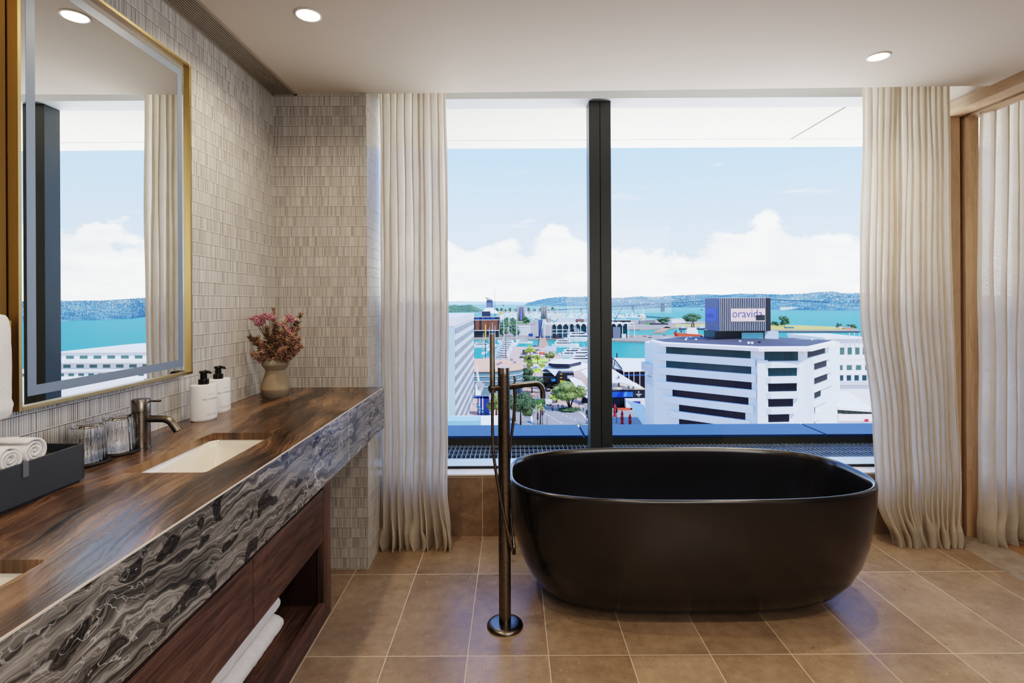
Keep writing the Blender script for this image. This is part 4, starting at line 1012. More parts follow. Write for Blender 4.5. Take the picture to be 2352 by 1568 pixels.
def tree(base, h, rx, label, mat=None, leaves=700, clumps=14, size=.35, group=None, seed=1, trunk=.35, stems=1, name='tree'):
    b = Vector(base); t = thing(name, label, 'tree', b, group)
    m = MB()
    for k in range(stems):
        a = 2 * PI * k / max(stems, 1) + seed; off = Vector((math.cos(a), math.sin(a), 0)) * (rx * .45 if stems > 1 else 0)
        m.tube([b, b + off * .3 + Vector((0, 0, h * .25)), b + off + Vector((0, 0, h * .62))], [trunk, trunk * .7, trunk * .35], 6)
    m.build('trunk', c_trunk, t)
    lowc = mat is l_far
    m = MB(); crown(m, b + Vector((0, 0, h * (.5 if lowc else .62))), rx, h * (.52 if lowc else .38), clumps, leaves, size, seed); m.build('crown', mat or l_dark, t)
    return t
tree(gp(1309, 941), 11.5, 6.9, 'broad spreading pohutukawa tree with several stems standing at the road junction', l_mid, 2600, 30, .34, None, 3, .35, 5)
m = MB(); crown(m, gp(1309, 943) + Vector((0, 0, .4)), 4.4, .9, 12, 500, .3, 5); tag(m.build('planting_bed', l_dark, origin=gp(1309, 943)), 'low green planting bed around the foot of the spreading tree', 'shrubs')
tree(gp(1205, 887), 10., 5., 'dark rounded tree at the corner of the curved grey building', l_dark, 1300, 18, .35, None, 4)
tree(gp(1222, 905), 9.5, 5.4, 'dark tree in front of the red seating area behind the bath tap spout', l_dark, 1500, 18, .35, None, 6)
tree(gp(1243, 902), 7., 2.2, 'slim dark tree beside the seating area', l_dark, 700, 10, .3, None, 7)
tree(gp(1196, 985), 13., 5.2, 'dense dark street tree directly right of the bath tap column', l_dark, 2000, 22, .3, None, 8)
tree(gp(1183, 968), 11., 3.6, 'street tree partly behind the bath tap column', l_dark, 900, 14, .3, None, 9)
tree(gp(1140, 962), 9., 3.4, 'pale green street tree left of the bath tap column', l_mid, 900, 14, .3, None, 10)
tree(gp(1213, 842), 8., 4., 'bright green tree at the left of the lime lawn', l_mid, 700, 12, .4, None, 11)
tree(gp(1217, 852), 6.5, 2.6, 'small tree below the bright green tree by the lawn', l_mid, 500, 10, .35, None, 12)
tree(gp(1235, 835), 7., 2.2, 'slim young tree in the middle of the lime lawn', l_lime, 400, 8, .3, None, 13)
tree(gp(1262, 833), 8., 4., 'olive coloured tree at the right of the lime lawn', l_mid, 700, 12, .4, None, 14)
tree(gp(1218, 817), 7., 4.4, 'yellow green tree among the parked cars', l_lime, 600, 12, .4, None, 15)
tree(gp(1305, 905), 6., 5., 'yellow green bush behind the spreading tree', l_lime, 800, 12, .35, None, 16)
tree(gp(1247, 850), 5., 2.8, 'yellow shrub beside the white pavilion roof', l_lime, 400, 8, .35, None, 17)
tree(gp(1278, 923), 3., 3.4, 'low bright green shrub left of the spreading tree', l_lime, 400, 8, .3, None, 18)
tree(gp(1592, 743), 22., 20., 'large round dark tree alone on the grass by the far wharf', l_far, 900, 16, 1.2, None, 19, .9)
tree(gp(1526, 744), 14., 13., 'broad dark tree between the far white sheds', l_far, 700, 14, 1., None, 20, .8)
tree(gp(1801, 750.5), 17., 9., 'dark round tree at the middle of the grassy peninsula', l_far, 500, 10, 1., None, 21, .6)
tree(gp(1781, 748.5), 8., 7., 'low dark tree at the left of the grassy peninsula', l_far, 300, 8, 1., None, 22, .5)
tree(gp(1926, 754), 10., 4.5, 'dark tree just left of the white hut on the peninsula', l_far, 300, 8, .8, None, 23, .5)
tree(gp(1955, 755), 8., 7., 'low trees at the tip of the peninsula', l_far, 300, 8, .8, None, 24, .5)
tree(gp(1209, 744), 17., 9., 'round dark tree at the foot of the first silo', l_far, 400, 10, 1., None, 25, .6)
# avenue
pr = None
for side, pts in ((0, [(1155, 772), (1157, 763), (1159, 755), (1161, 748), (1162.5, 742)]), (1, [(1182, 772), (1181, 763), (1180, 755), (1179, 748), (1178, 742)])):
    for (x, y) in pts:
        b = gp(x, y)
        if pr is None: pr = o = tree(b, 13., 6.6, '', l_far, 300, 10, .8, 'avenue trees', 31, .5)
        else: o = copy_tree(pr); o.location = b; o.rotation_euler.z = rnd.uniform(0, 6)
        o['label'] = 'dark green tree in the left row of the avenue in the middle distance' if side == 0 else 'dark green tree in the right row of the avenue in the middle distance'
        o['group'] = 'trees of the avenue, left row' if side == 0 else 'trees of the avenue, right row'
pr = None
for i in range(12):
    b = gp(1130 + i * 10.5 if i < 7 else 1213 + (i - 7) * 14., 716.2)
    if pr is None: pr = o = tree(b, 22., 10., 'dark tree in the low line behind the crowded marina', l_far, 240, 8, 2., 'trees behind the marina', 33, 1.)
    else: o = copy_tree(pr); o.location = b; o.rotation_euler.z = rnd.uniform(0, 6); o.scale = (1, 1, rnd.uniform(.6, 1.1))
# palms
def palm(base, h, label, seed):
    rr = random.Random(seed); b = Vector(base); t = thing('palm', label, 'palm tree', b); m = MB(); m.tube([b, b + Vector((.2, 0, h))], [.28, .2], 7); m.build('trunk', c_trunk, t)
    m = MB(); top = b + Vector((.2, 0, h))
    for k in range(22):
        a = rr.uniform(0, 2 * PI); up = rr.uniform(-.1, 1.); d = Vector((math.cos(a), math.sin(a), 0)); L = rr.uniform(1.8, 2.5); s = Vector((-d.y, d.x, 0)) * .2
        ps = [top + d * L * q + Vector((0, 0, L * (up * q - .75 * q * q))) for q in (0, .35, .7, 1.)]
        for i in range(3): m.quad(ps[i] - s, ps[i + 1] - s * (.3 if i == 2 else 1), ps[i + 1] + s * (.3 if i == 2 else 1), ps[i] + s)
    m.build('fronds', l_lime, t)
palm(gp(1241, 975), 6.2, 'tall palm with drooping fronds between the traffic signal poles', 3)
# ================================================================ buildings
def front(px0, px1, pytop, pybase, z=ZG):
    """vertical rectangle standing on the ground: x0, x1, Y, ztop"""
    mid = (px0 + px1) / 2; Y = onZ(mid, pybase, z).y
    return P(px0, pybase, Y).x, P(px1, pybase, Y).x, Y, P(mid, pytop, Y).z
def block(name, label, px0, px1, pytop, pybase, dep, mat, group=None, cat='building', z=ZG, roof=None, win=None):
    x0, x1, Y, zt = front(px0, px1, pytop, pybase, z)
    t = thing(name, label, cat, ((x0 + x1) / 2, Y + dep / 2, z), group)
    m = MB(); m.box(x0, x1, Y, Y + dep, z - .5, zt); m.build('walls', mat, t)
    if roof: m = MB(); m.box(x0 - .4, x1 + .4, Y - .4, Y + dep + .4, zt, zt + .5); m.build('roof', roof, t)
    if win:
        cols, rows, wm, fr = win; w = (x1 - x0) / cols; h = (zt - z) / rows
        for i in range(cols):
            for j in range(rows):
                m = MB(); m.box(x0 + w * (i + .5 - fr / 2), x0 + w * (i + .5 + fr / 2), Y - .08, Y + .02, z + h * (j + .3), z + h * (j + .82)); m.build('window', wm, t)
    return t, (x0, x1, Y, zt)

# ---- white slab office on the left, rows of small windows
t = thing('office_building', 'long white office slab with rows of small windows left of the bath tap', 'building', (-25, 180, ZG))
XO = -16.2; Y0o, Y1o = 150., 227.
m = MB(); m.box(-48, XO, Y0o, Y1o, ZG - 1, -3.0); m.build('walls', c_pale, t)
m = MB(); m.box(-48, XO + .12, Y0o - .15, Y1o, -5.2, -2.9); m.build('parapet', C_('parapet', (224, 224, 234), .7), t)
m = MB(); m.box(XO - 1.6, XO + .1, Y0o - .05, Y0o + 1.0, ZG, -5.2); m.build('corner_strip', C_('corner', (188, 208, 212), .6), t)
wm_ = C_('office_window', (86, 96, 106), .4, nz=.3, sc=.4, spec=.2)
wv = MB(); wv.box(XO - .05, XO + .06, Y0o, Y0o + 2.0, -7.6, -5.9)
cells = [(i, j) for j in range(10) for i in range(22)]
w0 = None; rest = MB()
cells.sort(key=lambda c: c[0] * 3.5 + c[1] * 2.)
cnt = 0
for i, j in cells:
    ya = Y0o + 2.2 + i * 3.45; zt = -5.9 - j * 3.4
    if cnt < 100:
        if w0 is None:
            m = MB(); m.box(XO - .05, XO + .02, ya, ya + 1.95, zt - 1.75, zt); w0 = o = m.build('window', wm_, t); b0 = (ya, zt)
        else:
            o = w0.copy(); COL.objects.link(o); o.parent = t; o.location = (0, ya - b0[0], zt - b0[1])
        cnt += 1
    else: rest.box(XO - .05, XO + .02, ya, ya + 1.95, zt - 1.75, zt)
o = rest.build('windows', wm_, t); o['kind'] = 'stuff'
for j in range(11):
    pass
m = MB()
for j in range(10): m.box(XO - .02, XO + .05, Y0o, Y1o, -8.3 - j * 3.4, -8.1 - j * 3.4)
m.build('ledges', c_pale, t)
m = MB(); m.box(-30, -21, 160, 172, -3, -1.2); m.box(-36, -32, 158, 168, -3, 1.6); m.build('plant_room', C_('plant', (206, 216, 222), .7), t)

# ---- brick and glass block with a roof tower
Yb = gp(1118, 774.5).y
t = thing('tower_building', 'brick and glass waterfront block with white tent roof and square tower', 'building', (P(1118, 775, Yb).x, Yb, ZG))
def fx(px): return P(px, 760, Yb).x
def fz(py): return P(1118, py, Yb).z
m = MB(); m.box(fx(1070), fx(1147), Yb, Yb + 40, ZG - 1, fz(728)); m.build('walls', c_black, t)
for a, b in ((1092, 1101), (1106, 1120.5), (1121.5, 1131), (1132, 1143)):
    m = MB(); m.box(fx(a), fx(b), Yb - .6, Yb, fz(758), fz(735)); m.build('brick_panel', c_brick, t)
for a, b in ((1092, 1101), (1106, 1114), (1118, 1124), (1128, 1137)):
    m = MB(); m.box(fx(a), fx(b), Yb - .5, Yb, fz(733.5), fz(728.5)); m.build('window', c_blue, t)
for k in range(6):
    m = MB(); m.box(fx(1092 + k * 8.5), fx(1098.5 + k * 8.5), Yb - .6, Yb, fz(768), fz(760)); m.build('window', c_glass, t)
m = MB(); m.box(fx(1070), fx(1147), Yb - .9, Yb + 2, fz(735), fz(734)); m.box(fx(1070), fx(1147), Yb - .9, Yb + 2, fz(759.3), fz(758)); m.box(fx(1070), fx(1147), Yb - .9, Yb + 2, fz(728), fz(727)); m.build('floor_bands', c_white, t)
m = MB(); m.box(fx(1107), fx(1126), Yb + .5, Yb + 14, fz(728), fz(715)); m.build('upper_storey', C_('navy', (36, 52, 84), .5), t)
m = MB(); a = [P(1104, 719.5, Yb + 4), P(1148, 719.5, Yb + 4), P(1148, 719.5, Yb + 34), P(1104, 719.5, Yb + 34)]; b = [P(1116, 707, Yb + 14), P(1132, 706, Yb + 14), P(1132, 706, Yb + 24), P(1116, 707, Yb + 24)]
m.hexa(a + b); m.build('tent_roof', c_white, t)
m = MB(); m.box(fx(1116), fx(1131.5), Yb + 14, Yb + 22, fz(708), fz(690)); m.build('tower', C_('slate', (128, 138, 162), .8), t)
m = MB(); m.box(fx(1117), fx(1130), Yb + 15, Yb + 21, fz(690), fz(688)); a = P(1114.5, 681, Yb + 12); b = P(1130.5, 688, Yb + 12); m.add([a, b, P(1125, 689.5, Yb + 12), P(1115.5, 687, Yb + 12)] + [v + Vector((0, 9, 0)) for v in (a, b, P(1125, 689.5, Yb + 12), P(1115.5, 687, Yb + 12))], [(0, 1, 2, 3), (4, 7, 6, 5), (0, 4, 5, 1), (1, 5, 6, 2), (2, 6, 7, 3), (3, 7, 4, 0)])
m.build('tilted_cap', C_('cap', (196, 190, 196), .6), t)
m = MB(); m.tube([P(1137, 727, Yb + 10), P(1136.6, 662, Yb + 10)], [.45, .2], 6); m.build('mast', C_('mast', (120, 156, 166), .5), t)
m = MB(); m.box(fx(1146), fx(1151.5), Yb + 2, Yb + 6, fz(721), fz(716)); o = m.build('yellow_crane_head', c_yellow, origin=P(1149, 721, Yb)); tag(o, 'yellow crane head beside the white tent roof', 'crane')
m = MB(); m.tube([P(1149, 720, Yb + 3), P(1139, 770, Yb + 1)], .35, 5); m.tube([P(1149.5, 720, Yb + 3), P(1142, 748, Yb + 1)], .25, 5); tag(m.build('crane_stay', c_grey, origin=gp(1139, 774)), 'thin slanting crane stay in front of the brick building', 'crane')

# ---- silos
def silo(px0, px1, ptop, pbase, n, label, sign=False):
    Y = gp(px0, pbase).y; t = thing('silo', label, 'silo', gp((px0 + px1) / 2, pbase)); w = (px1 - px0) / n
    ms = C_('silo', (168, 160, 152), .9, nz=.1, sc=.05)
    for k in range(n):
        x = P(px0 + w * (k + .5), 700, Y).x; r = w / 2 * Y / F; m = MB(); m.sm = True; m.lathe([(r, 0), (r, P(px0, ptop, Y).z - ZG), (.01, P(px0, ptop - 1, Y).z - ZG)], (x, Y + r, ZG), 14)
        m.build('tube', ms, t)
    m = MB(); m.box(P(px0, 700, Y).x, P(px1, 700, Y).x, Y + 8, Y + 12, ZG, P(px0, ptop, Y).z - 1); m.build('core', ms, t)
    if sign: m = MB(); m.box(P(1194.5, 700, Y).x, P(1199.5, 700, Y).x, Y - 1.2, Y - .6, P(1197, 734, Y).z, P(1197, 705, Y).z); m.build('banner', C_('banner', (120, 140, 196), .7, nz=.5, sc=.25), t)
silo(1188.5, 1206, 704, 737, 3, 'grey silo group with a blue vertical banner', True)
silo(1243, 1257, 704, 733, 3, 'plain grey silo group beside the lifting bridge')

# ---- lifting bridge tower
Y = gp(1242, 775).y
t = thing('lifting_bridge', 'blue grey raised bridge leaf standing upright at the end of the pier', 'bridge', gp(1242, 775))
m = MB(); a = [P(1237.5, 774, Y), P(1245.5, 774, Y), P(1246.5, 734.5, Y), P(1236.5, 734.5, Y)]; m.hexa([a[0], a[1], a[1] + Vector((0, 2, 0)), a[0] + Vector((0, 2, 0)), a[3], a[2], a[2] + Vector((0, 2, 0)), a[3] + Vector((0, 2, 0))]); m.build('leaf', c_steel, t)
m = MB(); m.tube([P(1247, 738, Y), P(1241, 776, Y - 9)], .3, 6); m.tube([P(1246, 752, Y), P(1249, 775, Y - 5)], .4, 6); m.build('struts', c_white, t)
m = MB(); m.box(P(1231, 776, Y).x, P(1238, 776, Y).x, Y - 6, Y, ZG - 1, ZG + 1.6); m.build('machine_base', C_('navy', (36, 52, 84), .5), t)

# ---- events centre with scalloped roof
Ya = gp(1330, 776.5).y
def ax_(px): return P(px, 760, Ya).x
def az_(py): return P(1330, py, Ya).z
t = thing('events_centre', 'glass waterfront hall with a white scalloped vault roof', 'building', (ax_(1350), Ya, ZG))
m = MB(); m.box(ax_(1269), ax_(1441), Ya + 1.5, Ya + 40, ZG - .5, az_(746)); m.build('glass_hall', c_teal, t)
nb = 15; pw_ = (1457 - 1251) / nb
m = MB(); m.sm = True
for k in range(nb):
    x0, x1 = ax_(1251 + k * pw_), ax_(1251 + (k + 1) * pw_); r = (x1 - x0) / 2; cx = (x0 + x1) / 2; dep = 42 if 1 <= k <= nb - 2 else 30
    ar = [(cx - r * math.cos(a), az_(747.5) + 2.9 * math.sin(a)) for a in [PI * i / 10 for i in range(11)]]
    m.grid(lambda u, v: (ar[u][0], Ya - 1.5 + dep * v, ar[u][1]), 10, 1); m.grid(lambda u, v: (ar[u][0], Ya - 1.5, ar[u][1] - .9 * v), 10, 1)
    m.add([(x0, Ya - 1.5, ar[0][1] - .9), (cx - r * .4, Ya - 1.5, ar[0][1] + 1.2), (x0, Ya - 1.5, ar[0][1] + 1.3)], [(0, 1, 2)]); m.add([(x1, Ya - 1.5, ar[0][1] - .9), (x1, Ya - 1.5, ar[0][1] + 1.3), (cx + r * .4, Ya - 1.5, ar[0][1] + 1.2)], [(0, 1, 2)])
m.build('vault_roof', c_white, t)
for k in range(nb + 1):
    x = ax_(1251 + k * pw_); m = MB(); m.box(x - .3, x + .3, Ya - 1.3, Ya - .7, ZG, az_(748)); m.build('column', c_white, t)
m = MB(); m.box(ax_(1269), ax_(1310), Ya + .9, Ya + 1.5, az_(757.5), az_(756.3)); m.box(ax_(1269), ax_(1310), Ya + .9, Ya + 1.5, az_(765), az_(763.8)); m.build('floor_bands', c_white, t)
m = MB(); a, b = P(1316, 752, Ya - .4), P(1350, 771, Ya - .4); e = Vector((0, 0, 1.9)); f = Vector((0, 1.5, 0)); m.hexa([a - e, b - e, b - e + f, a - e + f, a + e, b + e, b + e + f, a + e + f]); m.build('stair', c_grey, t)
m = MB(); m.box(ax_(1407), ax_(1424), Ya - 2.2, Ya - 1.6, ZG, az_(751)); m.build('screen_panel', C_('screen', (128, 134, 148), .7), t)
m = MB(); m.box(ax_(1427), ax_(1437), Ya - 2, Ya - 1, ZG, az_(767)); m.build('kiosk', c_pale, t)
m = MB(); m.box(ax_(1275), ax_(1283), Ya - 4.5, Ya - 2, ZG, az_(768)); o = m.build('container', C_('maroon', (96, 66, 72), .7), origin=gp(1279, 776)); tag(o, 'dark maroon container on the wharf in front of the scalloped hall', 'container')

# ---- sheds and small buildings of the far wharves
R_ = [
 ('gabled_hall', 'white gabled hall with a dark interior beside the avenue', 1192, 1218, 751, 770, 18, c_pale, c_white),
 ('red_shop', 'dark red shop building under the gabled hall', 1184, 1191, 756, 768, 10, C_('maroon', (96, 66, 72), .7), None),
 ('blue_container', 'bright blue container on the quay below the gabled hall', 1214, 1224, 766, 772.5, 4, c_blue, None),
 ('grey_shed', 'grey shed behind the lifting bridge, left one', 1228, 1236, 732, 745, 18, C_('shed', (190, 186, 186), .8), c_grey),
 ('grey_shed', 'pale shed right of the lifting bridge', 1247, 1256, 733, 744, 18, c_pale, c_grey),
 ('tank_shed', 'tall concrete tank block behind the scalloped roof', 1257, 1265, 730, 744, 14, C_('tank', (190, 172, 162), .9), None),
 ('white_shed', 'long pale roofed shed above the scalloped roof', 1281, 1322, 731, 741, 30, c_pale, C_('roofw', (214, 226, 234), .6)),
 ('white_shed', 'wide light shed behind the plain silo', 1266, 1300, 724, 731, 40, c_cream, C_('roofw', (214, 226, 234), .6)),
 ('dark_shed', 'brown shed with green stacks at the right end of the marina', 1325, 1341, 733, 742, 20, C_('brown', (150, 110, 106), .8), None),
 ('green_stack', 'green stack of crates above the scalloped roof', 1332, 1345, 738, 743, 8, c_green, None),
 ('museum', 'low glass building with a sloping white roof right of the mullion', 1408, 1448, 735.5, 744, 30, c_glass, c_white),
 ('red_kiosk', 'red kiosk in front of the sloping roof building', 1444.5, 1449, 734, 740, 6, c_red, None),
 ('white_shed', 'white shed in front of the museum roof', 1437, 1456, 741, 748, 10, c_white, c_white),
 ('cream_tower', 'small cream tower between the wharf sheds', 1475, 1480, 726, 743, 8, C_('creamtower', (240, 214, 170), .8), None),
 ('cream_shed', 'long cream roofed shed beside the cream tower', 1480, 1505, 735, 743, 20, c_grey, c_cream),
 ('grey_shed', 'grey shed left of the cream tower', 1470, 1481, 736, 744, 10, c_grey, c_pale),
 ('green_container', 'bright green container on the east wharf, left one', 1485.5, 1493, 741.5, 745, 5, C_('brightgreen', (100, 190, 60), .7), None),
 ('green_container', 'dark green container on the east wharf, right one', 1510, 1518, 742, 745.2, 5, C_('green2', (50, 150, 70), .7), None),
 ('dark_fence', 'long dark site hoarding along the east wharf', 1493, 1535, 742, 745.5, 3, C_('hoard', (74, 70, 88), .8), None),
 ('white_hall', 'white hall with long plain roof at the grassy end of the wharf', 1543, 1575, 732.5, 741.5, 22, c_white, c_white),
 ('wharf_kiosk', 'small grey kiosk on the near wharf beside the parked cars', 1526, 1531, 767.5, 771, 5, c_grey, None),
 ('blue_container', 'teal blue container on the grassy peninsula', 1805, 1824, 751, 754.5, 5, C_('tealbox', (70, 130, 150), .7), None),
 ('white_hut', 'white hut on the peninsula', 1930, 1941, 749.5, 754.5, 8, c_white, c_grey),
 ('brown_shed', 'low brown shed at the tip of the peninsula', 1941, 1962, 752.5, 756, 8, C_('tanshed', (206, 160, 122), .8), None),
]
for r in R_: block(r[0], r[1], r[2], r[3], r[4], r[5], r[6], r[7], None, 'container' if 'container' in r[0] else 'shed', ZG, r[8])
m = MB(); a = [P(1189, 757, 690), P(1204, 750.5, 690), P(1219, 757, 690)]; m.add([a[0], a[1], a[1] + Vector((0, 25, 0)), a[0] + Vector((0, 25, 0)), a[2], a[2] + Vector((0, 25, 0))], [(0, 1, 2, 3), (1, 4, 5, 2), (0, 4, 1)]); tag(m.build('gable_roof', c_white, origin=gp(1204, 768)), 'white gable roof standing over the hall by the avenue', 'roof')

# ---- curved grey restaurant building
t = thing('restaurant_building', 'curved grey green building with a flat tan roof behind the bath tap', 'building', (-10, 265, ZG))
fp = [(-40, 240), (-20, 239.5), (-8, 240), (-1, 242), (3.2, 246), (5., 252), (4.6, 264), (2, 276), (-4, 286), (-14, 293), (-40, 294)]
zr = -29.6
m = MB(); m.prism(fp, ZG - .5, zr); m.build('walls', c_ribbon, t)
cx_, cy_ = -14, 266
def grow(f, k): return [(cx_ + (x - cx_) * k, cy_ + (y - cy_) * k) for x, y in f]
m = MB(); m.prism(grow(fp, 1.02), zr, zr + .35); m.build('roof', c_tan, t)
m = MB()
for z in (-31.7, -34.0, -36.4): m.prism(grow(fp, 1.012), z, z + .22)
m.build('bands', c_white, t)
for (px_, py_) in ((1144, 838), (1150, 835), (1175, 828), (1182, 834)):
    q = onZ(px_, py_, zr + .35); m = MB(); m.box(q.x - .7, q.x + .7, q.y - .4, q.y + .4, zr + .3, zr + 1.3); m.build('roof_vent', c_grey, t)
m = MB(); m.box(-40, -19, 233, 239, ZG, -33.5); m.build('low_wing', c_conc, t)

# ---- street level things at the left
m = MB(); a = [P(1092, 880, 215), P(1101, 875, 215), P(1114, 881, 215), P(1104, 908, 215), P(1092, 910, 215)]; m.add(a + [P(1100, 890, 218)], [(0, 1, 5), (1, 2, 5), (2, 3, 5), (3, 4, 5), (4, 0, 5)]); tag(m.build('shade_sail', c_white, origin=gp(1100, 940)), 'white shade sail between the office slab and the bath tap', 'sail')
m = MB(); m.tube([P(1093, 840, 216), P(1098, 878, 216)], .22, 6); m.tube([P(1094.5, 842, 216), P(1101, 876, 216)], .22, 6); tag(m.build('sail_mast', c_white, origin=gp(1100, 940)), 'slanting white twin mast above the shade sail', 'mast')
x0, x1, Y, zt = front(1088, 1122, 911, 953)
t = thing('blue_canopy', 'bright blue steel canopy structure with a curved slide in the street', 'canopy', ((x0 + x1) / 2, Y, ZG))
m = MB(); m.box(x0, x1, Y, Y + 3, zt - .6, zt); m.build('top', c_blue, t)
for pxx, w_ in ((1105, .35), (1117, 1.1), (1098, .2)):
    x = P(pxx, 930, Y).x; m = MB(); m.box(x - w_, x + w_, Y, Y + .6, ZG, zt); m.build('post', c_blue, t)
m = MB()
for dz in (0, 1.0): m.tube([P(1094, 926, Y - 1) - Vector((0, 0, dz)), P(1102, 936, Y - 1) - Vector((0, 0, dz)), P(1109, 943, Y - 1) - Vector((0, 0, dz)), P(1118, 945, Y - 1) - Vector((0, 0, dz)), P(1128, 944, Y - 1) - Vector((0, 0, dz))], .22, 6)
m.build('slide_rails', C_('slide', (60, 150, 190), .5), t)
m = MB(); m.box(-14.5, -1.2, 118, 128, -26.2, -25.6); o = m.build('flat_roof', c_white, origin=(-8, 122, ZG)); tag(o, 'flat white roof just above the parapet, left of the bath tap', 'roof')
m = MB(); m.box(-14, -1.6, 119, 127, ZG, -26.2); o = m.build('walls_below_roof', c_grey, origin=(-8, 122, ZG)); tag(o, 'grey walls under the flat white roof near the parapet', 'building')
m = MB(); a = P(1020, 976, 9.); m.box(a.x - .5, P(1101, 970, 9.).x, 9., 9.4, a.z - 1., P(1060, 966.5, 9.).z); o = m.build('pale_block', C_('paleblue', (150, 190, 224), .3), origin=(a.x, a.y, -1.5)); tag(o, 'pale blue block beyond the parapet in the left corner of the window', 'panel')  # plain pale blue slab just beyond the parapet

# ---- white two tier pavilion with dark shops under it
t = thing('pavilion', 'white two tier pavilion roof over dark shops at the waterfront', 'building', (23, 262, ZG))
Yp = 252.
def rp(pts, z): return [(onZ(x, y, z).x, onZ(x, y, z).y) for x, y in pts]
up = rp([(1257, 832), (1271, 823.5), (1322, 823.5), (1338, 828.5), (1309, 835), (1271, 834)], -28.4)
ctr = (sum(p[0] for p in up) / 6, sum(p[1] for p in up) / 6)
m = MB(); n = 6
m.add([(x, y, -28.6) for x, y in up] + [(ctr[0] + (x - ctr[0]) * .35, ctr[1] + (y - ctr[1]) * .3, -27.5) for x, y in up], [(i, (i + 1) % n, n + (i + 1) % n, n + i) for i in range(n)] + [tuple(n + i for i in range(n))]); m.build('upper_roof', c_white, t)
m = MB(); m.prism([(ctr[0] + (x - ctr[0]) * .93, ctr[1] + (y - ctr[1]) * .93) for x, y in up], -30.2, -28.6); m.build('louvre_band', c_dkgrey, t)
lo = rp([(1243, 845.5), (1262, 834), (1345, 833), (1362, 839), (1318, 851.5), (1283, 849.5)], -31.6)
ct2 = (sum(p[0] for p in lo) / 6, sum(p[1] for p in lo) / 6)
m = MB(); m.add([(x, y, -31.9) for x, y in lo] + [(ct2[0] + (x - ct2[0]) * .6, ct2[1] + (y - ct2[1]) * .6, -29.9) for x, y in lo], [(i, (i + 1) % n, n + (i + 1) % n, n + i) for i in range(n)] + [tuple(n + i for i in range(n))])
m.build('lower_roof', c_white, t)
m = MB(); a = [P(1258, 848, 254), P(1283, 850, 251), P(1275, 864, 250)]; m.add(a + [v + Vector((0, 1, .3)) for v in a], [(0, 1, 2), (3, 5, 4), (0, 3, 4, 1), (1, 4, 5, 2), (2, 5, 3, 0)]); m.build('roof_tail', c_white, t)
x0, x1 = P(1279, 870, Yp).x, P(1318, 870, Yp).x
m = MB(); m.box(x0, x1, Yp, Yp + 22, ZG - .5, -31.9); m.build('dark_shop', c_black, t)
m = MB(); m.box(P(1247, 870, 258).x, x0, 258, 275, ZG - .5, -32.5); m.build('glass_shop', c_glass, t)
m = MB(); m.box(P(1236, 870, 254).x, x0, 253, 256, -34.4, -34.); m.build('awning', c_black, t)
def panel(px0, px1, py0, py1, Y, mat, par, name='sign_panel'):
    a = P(px0, py1, Y); b = P(px1, py0, Y); m = MB(); m.box(a.x, b.x, Y - .15, Y, a.z, b.z); return m.build(name, mat, par)
panel(1266.5, 1276, 869.5, 875.5, Yp - .4, c_skyblue, t); panel(1286.5, 1291, 858, 860, Yp - .1, c_yellow, t); panel(1286.5, 1292, 873, 877, Yp - .1, c_yellow, t); panel(1286.5, 1291, 866, 868, Yp - .1, c_yellow, t); panel(1303, 1316, 862, 869, Yp - .1, C_('screen2', (196, 200, 226), .5), t); panel(1288, 1317, 851, 855, Yp - .2, c_grey, t, 'clerestory')
def sheet(name, label, pts, mat, cat='canopy', z=None):
    vs = [P(*p) for p in pts]; c = sum(vs, Vector()) / len(vs); m = MB(); n = len(vs)
    dn = Vector((0, 0, -.25)); m.add(vs + [v + dn for v in vs], [tuple(range(n)), tuple(range(n, 2 * n))[::-1]] + [(i, n + i, n + (i + 1) % n, (i + 1) % n) for i in range(n)])
    o = m.build(name, mat, origin=(c.x, c.y, ZG)); return tag(o, label, cat)
sheet('sail_roof', 'white curved sail roof right of the dark shops', [(1307, 868, 232), (1318, 866, 234), (1335, 873, 230), (1350, 893, 222), (1356, 915, 214), (1346, 912, 214), (1327, 893, 222)], c_white, 'roof')
sheet('sail_roof', 'white sail roof in front of the pavilion next to the mullion', [(1333, 852, 246), (1357, 843, 250), (1360, 880, 238), (1350, 868, 240)], c_white, 'roof')
m = MB(); 
x0, x1, Y, zt = front(1337, 1352, 908, 926); m.box(x0, x1, Y, Y + 4, ZG, zt); tag(m.build('glass_kiosk', c_glassd, origin=((x0 + x1) / 2, Y, ZG)), 'dark glazed kiosk under the sail roof', 'kiosk')
# lift gate on the promenade
x0, x1, Y, zt = front(1252, 1279, 796.5, 816)
t = thing('promenade_shelter', 'grey roofed shelter on posts across the promenade', 'shelter', ((x0 + x1) / 2, Y, ZG))
m = MB(); m.add([(x0, Y, zt - 3.2), (x1, Y, zt - 3.2), (x1, Y + 8, zt), (x0, Y + 8, zt)] + [(x0, Y, zt - 3.6), (x1, Y, zt - 3.6), (x1, Y + 8, zt - .4), (x0, Y + 8, zt - .4)], [(0, 1, 2, 3), (7, 6, 5, 4), (0, 4, 5, 1), (1, 5, 6, 2), (2, 6, 7, 3), (3, 7, 4, 0)]); m.build('roof', C_('shelter_roof', (190, 192, 200), .6), t)
for k in range(4):
    x = x0 + (x1 - x0) * (k + .1) / 3.2; m = MB(); m.box(x - .2, x + .2, Y + 1, Y + 1.4, ZG, zt - 2.4); m.build('post', c_conc, t)
x0, x1, Y, zt = front(1240, 1249, 809, 820)
t = thing('timber_arbor', 'small timber arch with an orange roof left of the grey shelter', 'shelter', ((x0 + x1) / 2, Y, ZG))
m = MB(); m.prism([(x0 - .6, Y), (x1 + .6, Y), (x1 + .6, Y + 4), (x0 - .6, Y + 4)], zt - 1.2, lambda i: zt); m.build('roof', c_orange, t)
